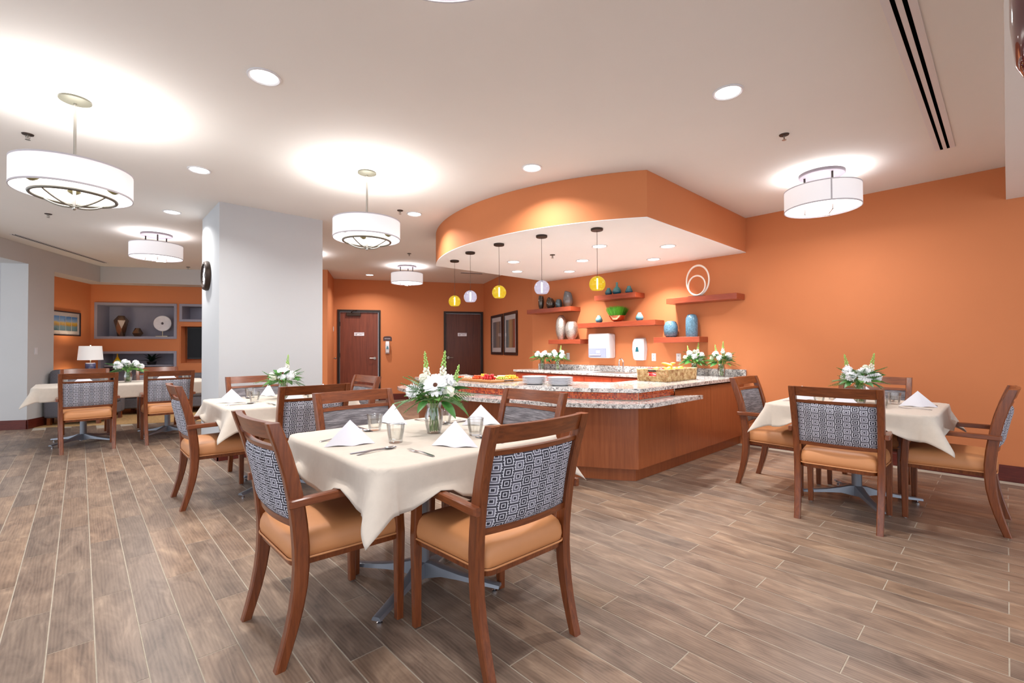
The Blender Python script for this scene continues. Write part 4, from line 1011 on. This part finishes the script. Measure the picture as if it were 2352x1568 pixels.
def head_mesh(kind, seed, rad):
    rnd = random.Random(seed); m = MB()
    n = 60 if kind == 'carnation' else 34
    for i in range(n):
        ph = math.acos(1-1.75*(i+.5)/n); a = i*2.39996; c = Vector((math.sin(ph)*math.cos(a), math.sin(ph)*math.sin(a), math.cos(ph)))
        rr = rad*(.82+.2*rnd.random()); t1 = c.cross(Vector((0, 0, 1)) if abs(c.z) < .95 else Vector((1, 0, 0))).normalized(); t2 = c.cross(t1)
        ang = rnd.uniform(0, PI) if kind == 'carnation' else rnd.uniform(-.3, .3); p1 = t1*math.cos(ang)+t2*math.sin(ang); sz = rad*(.34 if kind == 'carnation' else .5)
        V = []
        for k in range(5):
            u = (k-2)/2; q = c*rr+p1*sz*u+(c*(.25*sz*math.sin(k*2.2+i)) if kind == 'carnation' else -c*(.35*sz*u*u)); V.append((m.b.verts.new(c*rr*.5+p1*sz*u*.6), m.b.verts.new(q)))
        for k in range(4): m.b.faces.new((V[k][0], V[k+1][0], V[k+1][1], V[k][1]))
    m.ball((0, 0, 0), rad*.78, 12, 8); return m
CARN = head_mesh('carnation', 1, .041).mesh('carnation', 'petal_white', 60); ROSE = head_mesh('rose', 2, .034).mesh('rose', 'cream_petal', 60); SMALL = head_mesh('carnation', 3, .02).mesh('blossom', 'petal_white', 60)
def spike_mesh(mat, lo, hi, L=.15):
    rnd = random.Random(7); m = MB()
    for i in range(34):
        t = i/34.0
        if not lo <= t < hi: continue
        a = i*2.4; r = .0155*(1-t)+.003; s = .0098*(1-.62*t)*rnd.uniform(.8, 1.15); m.ball((r*math.cos(a), r*math.sin(a), t*L), s, 7, 5, 1.25)
    if hi >= 1: m.ball((0, 0, L), .0035, 6, 5, 2.0)
    return m.mesh('spike_buds', mat, 60)
SPG, SPW = spike_mesh('pale_green', .42, 1.1), spike_mesh('cream_petal', 0, .42)
def breath_mesh():
    rnd = random.Random(9); m = MB()
    for i in range(26): m.ball((rnd.gauss(0, .018), rnd.gauss(0, .018), .09+rnd.uniform(-.025, .025)), .0042, 5, 4)
    return m.mesh('filler_blossom', 'petal_white', 60)
BRE = breath_mesh()
def vase_glass(kind, h):
    if kind == 'flared': pr_ = [(.037, .0), (.039, .01), (.048, .05), (.05, .09), (.041, .12), (.038, .135), (.046, .16)]
    else: pr_ = [(.036, 0), (.038, .01), (.042, .04), (.044, .08), (.04, .11), (.036, .14), (.042, .16)]
    k = h/.16; return [(r, z*k) for r, z in pr_]
def aim(o, d):
    o.rotation_euler = Vector(d).to_track_quat('Z', 'Y').to_euler()
def bouquet(loc, label, seed, spread=.11, height=.30, gerb=(), roses=4, carns=4, spikes=2, ferns=8, leaves=6, breath=3, vh=.165, tall=(), scl=1.0):
    rnd = random.Random(seed); o = thing('flower_vase', label, 'flower vase', loc); o.scale = (scl,)*3
    pr_ = vase_glass('flared', vh)
    MB().lathe([(0, 0)]+pr_+[(r-.0025, z+.0001 if i == len(pr_)-1 else z+.003) for i, (r, z) in reversed(list(enumerate(pr_)))]+[(0, .006)], 28, closed=True).build('vase', 'clear_glass', o, smooth=60)
    MB().lathe([(0, .008)]+[(r-.004, z) for r, z in pr_[1:5]]+[(0, pr_[4][1])], 24).build('water', 'water', o, smooth=60)
    for k in range(9):
        a = k*2.4; MB().tube([(.026*math.cos(a), .026*math.sin(a), .012), (.02*math.cos(a+.8), .02*math.sin(a+.8), vh*.6), (.03*math.cos(a+1.2), .03*math.sin(a+1.2), vh+.05)], .003, 5).build('stem', 'stem_green', o, smooth=60)
    def stem(tip, col='stem_green', rad=.0028):
        b = Vector((rnd.uniform(-.022, .022), rnd.uniform(-.022, .022), .012)); nk = Vector((tip[0]*.14, tip[1]*.14, vh*.9)); t = Vector(tip)
        pts = [b, (b+nk)/2, nk, nk.lerp(t, .5)+Vector((0, 0, .015)), t]
        MB().tube(pts, rad, 5).build('stem', col, o, smooth=60); return (t-nk).normalized()
    def head(me, nm, tip, face=None, mat=None):
        d = stem(tip); q = link(nm, me, o, tip); aim(q, face or d); q.rotation_euler.rotate_axis('Z', rnd.uniform(0, 6)); return q
    for (gx, gy, gz, fx, fy, fz) in gerb:
        stem((gx-fx*.01, gy-fy*.01, gz-fz*.01)); q = thing('gerbera', '', ''); del q['label'], q['category']; q.parent = o; q.location = (gx, gy, gz); aim(q, (fx, fy, fz)); q.scale = (1.18,)*3
        core = MB().lathe([(0, .006), (.008, .008), (.013, .005), (.0135, 0), (0, 0)], 16).build('flower_eye', 'flower_brown', q, smooth=60)
        for k in range(17):
            p_ = link('petal', PET, q); p_.rotation_euler = (rnd.uniform(-.12, .12), 0, k*2*PI/17+rnd.uniform(-.06, .06)); p_.scale = (1.15, rnd.uniform(.95, 1.08), 1)
    n = roses+carns
    for i in range(n):
        a = i*2.39996+seed; ph = math.radians(12+66*math.sqrt((i+.4)/n)); r = spread*math.sin(ph); z = vh+.03+(height-vh-.05)*math.cos(ph)+rnd.uniform(-.01, .012)
        if any((Vector((r*math.cos(a), r*math.sin(a), z))-Vector(g[:3])).length < .055 for g in gerb): continue
        head(ROSE if i % 3 == 0 and roses else CARN, 'rose' if i % 3 == 0 and roses else 'carnation', (r*math.cos(a), r*math.sin(a), z))
    for i in range(spikes):
        tp = tall[i] if i < len(tall) else None
        if tp is None: a = seed*1.3+i*2.5; tp = (spread*.5*math.cos(a), spread*.5*math.sin(a), height*.86)
        d = stem(tp); dv = Vector((tp[0]*.6, tp[1]*.6, .25)).normalized()
        q = thing('snapdragon', '', ''); del q['label'], q['category']; q.parent = o; q.location = tp; aim(q, dv)
        link('green_buds', SPG, q); link('open_florets', SPW, q); 
    for i in range(breath):
        a = rnd.uniform(0, 6.28); r = spread*rnd.uniform(.5, 1.0); tip = (r*math.cos(a), r*math.sin(a), height*rnd.uniform(.45, .7)); tip = (tip[0]*.7, tip[1]*.7, max(tip[2], vh+.03)); d = stem(tip, 'pale_green', .0014); q = link('filler_blossom', BRE, o, tip); aim(q, d); q.scale = (1, 1, .6)
    ferns *= 2; leaves *= 2
    for i in range(ferns+leaves):
        a = i*2.4+seed; me, nm = (FERN, 'fern_frond') if i < ferns else ((LEAF if i % 2 else LEAF2), 'leaf')
        rr_ = rnd.uniform(.02, .06); q = link(nm, me, o, (rr_*math.cos(a), rr_*math.sin(a), vh*.98+rnd.uniform(0, .5)*(height-vh))); q.rotation_euler = (rnd.uniform(-.1, 1.0), rnd.uniform(-.3, .3), a-PI/2); s_ = rnd.uniform(.8, 1.15); q.scale = (s_, s_, s_)
    for i in range(26):
        a = i*2.39996+seed*.7; ph = math.radians(25+72*math.sqrt((i+.5)/26)); r = spread*.72*math.sin(ph); z = vh+.015+(height-vh-.06)*.8*math.cos(ph)
        me, nm = ((FERN, 'fern_frond'), (LEAF, 'leaf'), (LEAF2, 'leaf'))[i % 3]
        q = link(nm, me, o, (r*math.cos(a), r*math.sin(a), z)); q.rotation_euler = (math.radians(80)-ph+rnd.uniform(-.25, .25), rnd.uniform(-.6, .6), a-PI/2); s_ = rnd.uniform(.75, 1.15); q.scale = (s_, s_, s_)
    return o
# direction from a bouquet towards the open floor side of the room
tf = (-.66, -.72)
bouquet((1.43, 2.165, ZT), 'glass vase of gerbera and three green snapdragons on the bar-side table', 3, .125, .32, gerb=[(-.035, -.068, .268, tf[0], tf[1], .35)], roses=3, carns=4, spikes=3, tall=[(-.02, .035, .295), (.055, .0, .30), (.075, -.07, .225)], breath=7, ferns=8, leaves=8, vh=.168)
bouquet((1.40, 4.66, ZT), 'glass vase with a white gerbera and one green spike on the pillar table', 8, .115, .28, gerb=[(-.02, -.065, .24, tf[0], tf[1], .35)], roses=2, carns=5, spikes=1, tall=[(.03, -.01, .26)], breath=3, ferns=8, leaves=6, vh=.15)
bouquet((4.73, .84, ZT), 'glass vase with a gerbera and two spikes on the orange-wall table', 12, .12, .31, gerb=[(-.05, -.045, .235, -.85, -.5, .35)], roses=4, carns=3, spikes=2, tall=[(.0, .075, .25), (.05, -.065, .26)], breath=3, ferns=8, leaves=6, vh=.15)
bouquet((.508, 8.65, ZT), 'glass vase of white carnations on the long lounge table', 21, .155, .33, roses=0, carns=9, spikes=0, breath=4, ferns=9, leaves=3, vh=.165)
bouquet((6.0, 5.64, .8735), 'glass vase of white carnations at the far end of the back counter', 31, .135, .34, roses=0, carns=9, spikes=0, breath=2, ferns=7, leaves=5, vh=.18)
bouquet((5.98, 5.26, .8735), 'glass vase of white carnations with one green spike on the back counter', 34, .125, .34, roses=0, carns=7, spikes=1, tall=[(.02, -.04, .27)], breath=2, ferns=7, leaves=6, vh=.18)
bouquet((6.05, 2.88, .8735), 'glass vase of white flowers with two spikes, beside the fruit basket', 38, .115, .35, roses=2, carns=5, spikes=2, tall=[(-.02, .06, .25), (.02, -.035, .29)], breath=3, ferns=8, leaves=8, vh=.165)
bouquet((6.05, 2.52, .8735), 'glass vase of white flowers with two spikes, nearest the plain orange wall', 44, .115, .35, roses=2, carns=5, spikes=2, tall=[(-.02, .05, .26), (.02, -.01, .30)], breath=3, ferns=8, leaves=8, vh=.165)

# ------------------------------------------------------------------ plates, board with food, basket with fruit
PZ = .8725
plm = MB().lathe([(0, 0), (.075, 0), (.08, .003), (.131, .0175), (.133, .019), (.13, .0198), (.078, .0055), (0, .005)], 40).mesh('dinner_plate', 'porcelain', 60)
for k, (x, y, lab) in enumerate(((3.50, 3.40, 'next to the food board'), (3.565, 3.105, 'closer to the fruit basket'))):
    for i in range(6):
        o = link('dinner_plate', plm, None, (x, y, PZ+i*.0128)); tag(o, 'white dinner plate in the stack %s on the bar' % lab, 'plate', 'plates stacked '+lab)
bd = thing('serving_board', 'wooden serving board loaded with cheese, fruit and meat on the bar', 'board', (3.50, 4.17, PZ)); BX, BY = .25, .36
MB().box(-BX, BX, -BY, BY, 0, .026, .004).build('board', 'board_wood', bd)
for s in (-1, 1): MB().tube([(-.06, s*(BY+.002), .016), (-.05, s*(BY+.03), .02), (.05, s*(BY+.03), .02), (.06, s*(BY+.002), .016)], .006, 6).build('handle', 'bronze_metal', bd)
rnd = random.Random(77); BZ = PZ+.0262
def pile(name, me, n, cx_, cy_, sx, sy, r, lab, cat, grp, layers=2, rot=True, parts=None):
    cells = []; k = 0
    per = max(1, int(math.ceil(n/layers)))
    nx = max(1, int(round(math.sqrt(per*sx/sy)))); ny = max(1, math.ceil(per/nx))
    for l in range(layers):
        for i in range(nx):
            for j in range(ny):
                if k >= n: return
                sh = 1-.35*l
                x = cx_+((i+.5)/nx-.5)*sx*sh+rnd.uniform(-.003, .003); y = cy_+((j+.5)/ny-.5)*sy*sh+rnd.uniform(-.003, .003)
                o = link(name, me, None, (x, y, BZ+r+l*r*1.55)); tag(o, lab, cat, grp)
                if rot: o.rotation_euler = (rnd.uniform(-.7, .7), rnd.uniform(-.7, .7), rnd.uniform(0, 6))
                if parts: link(parts[0], parts[1], o)
                k += 1
sb = MB().lathe([(0, -.02), (.007, -.016), (.014, -.004), (.0165, .008), (.013, .015), (0, .017)], 12).mesh('strawberry', 'strawberry_red', 60)
cal = MB()
for k in range(6): a = k*PI/3; cal.loft([[(.002*math.cos(a+1.57), .002*math.sin(a+1.57), .018), (-.002*math.cos(a+1.57), -.002*math.sin(a+1.57), .018)], [(.01*math.cos(a+.3), .01*math.sin(a+.3), .0175), (.01*math.cos(a-.3), .01*math.sin(a-.3), .0175)], [(.015*math.cos(a), .015*math.sin(a), .012), (.0151*math.cos(a), .0151*math.sin(a), .012)]], cap=False, close=False)
calm = cal.mesh('calyx', 'leaf_green')
gr = MB().ball((0, 0, 0), .0095, 8, 6, 1.15).mesh('grape', 'grape_green', 60); cb = MB().box(-.011, .011, -.011, .011, -.009, .009, .001).mesh('cheese_cube', 'cheddar'); cs = MB().box(-.022, .022, -.014, .014, -.004, .004).mesh('cheese_slice', 'pale_cheese')
tm = MB().ball((0, 0, 0), .0125, 10, 7).mesh('cherry_tomato', 'tomato_orange', 60); nut = MB().ball((0, 0, 0), .0085, 8, 6, .7).mesh('nut', 'nut_white', 60); mt_ = MB().lathe([(0, -.002), (.02, -.003), (.021, 0), (.019, .002), (0, .001)], 14).mesh('meat_slice', 'cured_meat', 60); ber = MB().ball((0, 0, 0), .008, 8, 6).mesh('berry', 'berry_dark', 60)
pile('strawberry', sb, 14, 3.365, 3.985, .13, .16, .017, 'red strawberry heaped at the corner of the serving board', 'strawberry', 'strawberries on the serving board', 2, True, ('calyx', calm))
pile('grape', gr, 26, 3.50, 3.91, .13, .09, .0098, 'pale green grape on the serving board', 'grape', 'green grapes on the serving board', 2)
pile('cheese_cube', cb, 24, 3.645, 3.93, .16, .14, .0112, 'orange cheddar cube on the serving board near the plates', 'cheese', 'cheddar cubes near the plates', 2)
pile('cheese_slice', cs, 10, 3.54, 4.09, .10, .14, .006, 'pale cheese slice on the serving board', 'cheese', 'pale cheese slices on the board', 2)
pile('cherry_tomato', tm, 14, 3.34, 4.165, .10, .12, .0127, 'red orange cherry tomato on the serving board', 'tomato', 'cherry tomatoes on the board', 2)
pile('nut', nut, 34, 3.325, 4.32, .10, .16, .0072, 'pale nut piled along the edge of the serving board', 'nut', 'nuts on the board', 2)
pile('meat_slice', mt_, 18, 3.46, 4.27, .14, .17, .005, 'folded pink meat slice on the serving board', 'meat', 'meat slices on the board', 2)
pile('cherry_tomato', tm, 8, 3.32, 4.455, .1, .08, .0127, 'cherry tomato at the far end of the serving board', 'tomato', 'cherry tomatoes at the far end of the board', 1)
pile('cheese_cube', cb, 14, 3.62, 4.36, .12, .1, .0112, 'orange cheddar cube heaped at the far side of the serving board', 'cheese', 'cheddar cubes at the far side of the board', 2)
pile('berry', ber, 16, 3.56, 4.47, .16, .06, .0082, 'dark blue berry on the serving board', 'berry', 'dark berries on the board', 1)
tag(MB().lathe([(0, 0), (.035, 0), (.06, .025), (.057, .025), (.033, .005), (0, .004)], 28).build('dip_bowl', 'porcelain', None, (3.69, 4.13, BZ), 60), 'small white dip bowl on the serving board', 'bowl')
# basket
bk = thing('fruit_basket', 'woven rectangular seagrass basket of fruit on the bar', 'basket', (5.02, 2.715, PZ)); bk.rotation_euler = (0, 0, .02); KX, KY, KH = .345, .185, .125
def wicker(n='wicker'):
    t = NT(n); v = t.coords('Object', (1, 1, 1)); a = t.noise(v, 28, 3); t.base(t.ramp(a, [(.3, S(150, 100, 62)), (.5, S(190, 160, 112)), (.7, S(222, 200, 158))])); t.set(.7, 0, .3); t.bump(a, .3, .004); MAT[n] = t.m
wicker()
wl = MB(); hole = lambda x, y, z: x < -KX+.03 and abs(y) < .045 and .062 < z < .112
for r in range(13):
    z = .006+r*.0098; pts = []
    per = [(-KX, -KY), (KX, -KY), (KX, KY), (-KX, KY), (-KX, -KY)]; k = 0; bl = 1+.02*z/KH
    for (ax, ay), (bx_, by_) in zip(per, per[1:]):
        L = math.hypot(bx_-ax, by_-ay); n = int(L/.0115)
        nx_, ny_ = (by_-ay)/L, -(bx_-ax)/L
        for i in range(n):
            t = i/n; w_ = .0045*math.cos(PI*(k+r)); k += 1; cnr = min(t, 1-t)*L
            x, y = ax+(bx_-ax)*t+nx_*w_, ay+(by_-ay)*t+ny_*w_
            pts.append((x*bl, y*bl, z+.0012*math.sin(k*1.7+r)))
    run = []
    for p_ in pts+[pts[0]]:
        if hole(*p_):
            if len(run) > 1: wl.tube(run, .0052, 5)
            run = []
        else: run.append(p_)
    if len(run) > 1: wl.tube(run, .0052, 5)
q = wl.build('weave', 'wicker', bk, smooth=60); q['kind'] = 'stuff'
MB().box(-KX+.01, KX-.01, -KY+.01, KY-.01, .002, .01).build('floor_panel', 'wicker', bk)
MB().tube([(-KX*1.02, -KY*1.02, KH+.006), (KX*1.02, -KY*1.02, KH+.006), (KX*1.02, KY*1.02, KH+.006), (-KX*1.02, KY*1.02, KH+.006), (-KX*1.02, -KY*1.02, KH+.006)], .008, 8).build('rim', 'wicker', bk, smooth=60)
MB().box(-KX-.014, -KX-.004, -.05, .05, .106, .132, .003).build('leather_grip', 'bronze_metal', bk)
ap_ = MB().lathe([(0, -.028), (.012, -.034), (.03, -.02), (.036, .004), (.03, .026), (.012, .033), (0, .026)], 18).mesh('apple', 'apple_red', 60); apst = MB().tube([(0, 0, .025), (.003, 0, .042)], .0018, 5).mesh('stem', 'flower_brown')
orm = MB().ball((0, 0, 0), .038, 16, 10, .96).mesh('orange', 'orange_peel', 60)
ba = MB().tube([(.075*math.cos(a), .075*math.sin(a), 0) for a in [-.9+1.8*i/10 for i in range(11)]], [.005, .012, .016, .018, .019, .019, .019, .018, .015, .009, .004], 8).mesh('banana', 'banana_yellow', 60)
fz = PZ+.047
for x, y, z, me, nm, lab, grp in [(4.74+.085*i, 2.60+.115*j, fz, ap_, 'apple', 'red apple in the bottom layer of the fruit basket', 'apples in the fruit basket') for i in range(7) for j in range(3)]:
    o = link(nm, me, None, (x+rnd.uniform(-.004, .004), y, z)); o.rotation_euler = (0, 0, rnd.uniform(0, 6)); tag(o, lab, nm, grp); link('stem', apst, o)
for x, y in ((4.78, 2.80), (4.78, 2.66)):
    o = link('apple', ap_, None, (x, y, fz+.069)); tag(o, 'red apple lying on top in the fruit basket', 'apple', 'apples on top of the fruit basket'); link('stem', apst, o)
for x, y in ((4.88, 2.77), (4.90, 2.64), (5.02, 2.62), (5.04, 2.74), (5.14, 2.63), (5.16, 2.76), (5.27, 2.68)):
    o = link('orange', orm, None, (x, y, fz+.073)); tag(o, 'orange on top of the fruit basket', 'orange', 'oranges in the fruit basket')
for x, y, a in ((4.97, 2.70, .4), (5.22, 2.69, 2.4)):
    o = link('banana', ba, None, (x, y, fz+.14)); o.rotation_euler = (PI/2*.15, .1, a); tag(o, 'yellow banana lying over the oranges in the fruit basket', 'banana', 'bananas in the fruit basket')

# ------------------------------------------------------------------ lounge
def lw(s, t, z=0):
    q = CL+e1*s-e2*t; return (q.x, q.y, z)
LZ = N1[2]+.0505
def faceted(prof, n, mat, loc, label, tw=.3):
    m = MB(); rings = []
    for k, (r, z) in enumerate(prof): rings.append([(r*math.cos(2*PI*(i+.5*(k % 2))/n), r*math.sin(2*PI*(i+.5*(k % 2))/n), z) for i in range(n)])
    m.loft(rings); bmesh.ops.triangulate(m.b, faces=[f for f in m.b.faces if len(f.verts) == 4])
    return tag(m.build('vase', mat, None, loc), label, 'vase')
faceted([(.06, 0), (.10, .16), (.125, .34), (.06, .44)], 6, 'faceted_bronze', lw(.44, -.19, LZ), 'tall faceted bronze vase in the grey lounge niche')
faceted([(.05, 0), (.105, .07), (.045, .18)], 6, 'faceted_bronze', lw(.745, -.17, LZ), 'small faceted bronze vase in the grey lounge niche')
o = thing('disc_sculpture', 'white stone disc on a thin stand in the grey lounge niche', 'sculpture', lw(1.2, -.17, LZ), A1)
MB().box(-.11, .11, -.05, .05, 0, .018, .003).build('base', 'brass_pale', o); MB().tube([(0, 0, .015), (0, 0, .12)], .007, 8).build('post', 'brass_pale', o)
m = MB().lathe([(.026, -.016), (.16, -.016), (.168, -.008), (.168, .008), (.16, .016), (.026, .016)], 44, closed=True)
for v in m.b.verts: v.co = Vector((v.co.x, v.co.z, v.co.y+.285))
m.build('disc', 'marble_white', o, smooth=40)
o = thing('television', 'flat black television recessed in the orange lounge wall', 'television', lw(2.33, -.2, 1.0), A1)
MB().box(-.68, .68, 0, .05, .04, .74, .006).build('case', 'black_plastic', o); MB().box(-.66, .66, -.004, 0, .07, .72).build('screen', 'screen_black', o); MB().box(-.3, .3, -.012, -.001, .042, .055).build('sound_strip', 'nickel', o)
vase([(.04, 0), (.075, .03), (.07, .07), (.035, .13), (.014, .18), (.012, .24)], 'yellow_ceramic', lw(.42, -.1, .93), 'yellow bottle vase in the low grey niche')
tag(MB().box(-.62, .62, -.17, .17, 0, .03).build('niche_shelf', 'niche_paint', None, lw(.83, -.22, .899)), 'grey shelf board across the low lounge niche', 'shelf').rotation_euler = (0, 0, A1)
o = thing('potted_agave', 'dark green spiky agave plant in the low grey niche', 'plant', lw(1.02, -.13, .93))
MB().lathe([(0, 0), (.07, 0), (.09, .07), (.082, .07), (0, .05)], 20).build('pot', 'black_plastic', o, smooth=40)
AG = leaf_mesh(.23, .036, 'dark_leaf', 'agave_leaf', .35)
for k in range(13):
    q = link('leaf', AG, o, (0, 0, .06)); q.rotation_euler = (.45+.35*(k % 3), 0, k*2.4)
# armchair, end table, lamp, sofa
def sofa(name, label, cat, loc, rz, wd, dep, ht, n):
    t = thing(name, label, cat, loc, rz); a = wd/2
    MB().box(-a+.14, a-.14, -dep/2+.1, dep/2, .12, .32, .02).build('base', 'sofa_fabric', t)
    for s in (-1, 1): MB().box(min(s*a, s*(a-.16)), max(s*a, s*(a-.16)), -dep/2, dep/2, .12, .62, .05, 3).build('arm', 'sofa_fabric', t, smooth=50)
    MB().box(-a+.12, a-.12, -dep/2, -dep/2+.22, .12, ht, .07, 3).build('backrest', 'sofa_fabric', t, smooth=50)
    for k in range(n): c = (k+.5)/n*(wd-.32)-a+.16; hw = (wd-.33)/n/2; MB().box(c-hw, c+hw, -dep/2+.2, dep/2+.01, .32, .46, .04, 3).build('seat_cushion', 'sofa_fabric', t, smooth=50)
    for sx in (-1, 1):
        for sy in (-1, 1): MB().box(sx*(a-.07)-.025, sx*(a-.07)+.025, sy*(dep/2-.06)-.025, sy*(dep/2-.06)+.025, .004, .125).build('leg', 'chair_wood', t)
    return t
q = Vector((.09, 11.02)); sofa('lounge_chair', 'grey patterned upholstered armchair beside the grey pier', 'armchair', (q.x, q.y, 0), A1-PI/2, .8, .8, .92, 1)
q = CL+e1*1.72-e2*.52; sofa('sofa', 'dark grey sofa along the lounge niche wall', 'sofa', (q.x, q.y, 0), A1+PI, 1.95, .84, .76, 2)
et = CL+e1*.406-e2*.80
o = thing('end_table', 'dark wood end table in the lounge corner under the lamp', 'table', (et.x, et.y, 0), A1)
MB().box(-.28, .28, -.25, .25, .85, .88, .004).build('table_top', 'frame_dark', o); MB().box(-.26, .26, -.23, .23, .18, .2).build('lower_shelf', 'frame_dark', o)
for sx in (-1, 1):
    for sy in (-1, 1): MB().box(sx*.25-.02, sx*.25+.02, sy*.22-.02, sy*.22+.02, .004, .85).build('leg', 'frame_dark', o)
o = thing('table_lamp', 'table lamp with white tapered shade and glossy blue base', 'lamp', (et.x, et.y, .8805), A1)
MB().lathe([(0, 0), (.078, 0), (.078, .115), (.07, .125), (0, .125)], 28).build('base', 'lamp_blue', o, smooth=40); MB().tube([(0, 0, .125), (0, 0, .22)], .01, 10).build('neck', 'nickel', o)
MB().lathe([(.187, .18), (.166, .445), (.163, .445), (.184, .18)], 40, closed=True).build('lamp_shade', 'table_lamp_shade', o, smooth=40); MB().tube([(0, 0, .22), (0, 0, .455)], .005, 8).ball((0, 0, .46), .011, 8, 6).build('finial', 'nickel', o)
l = bpy.data.lights.new('table_lamp_bulb', 'POINT'); l.energy = 12*LAMP; l.color = (1, .8, .55); l.shadow_soft_size = .05
lo_ = bpy.data.objects.new('table_lamp_bulb', l); C.objects.link(lo_); lo_.location = (et.x, et.y, .88+.32)
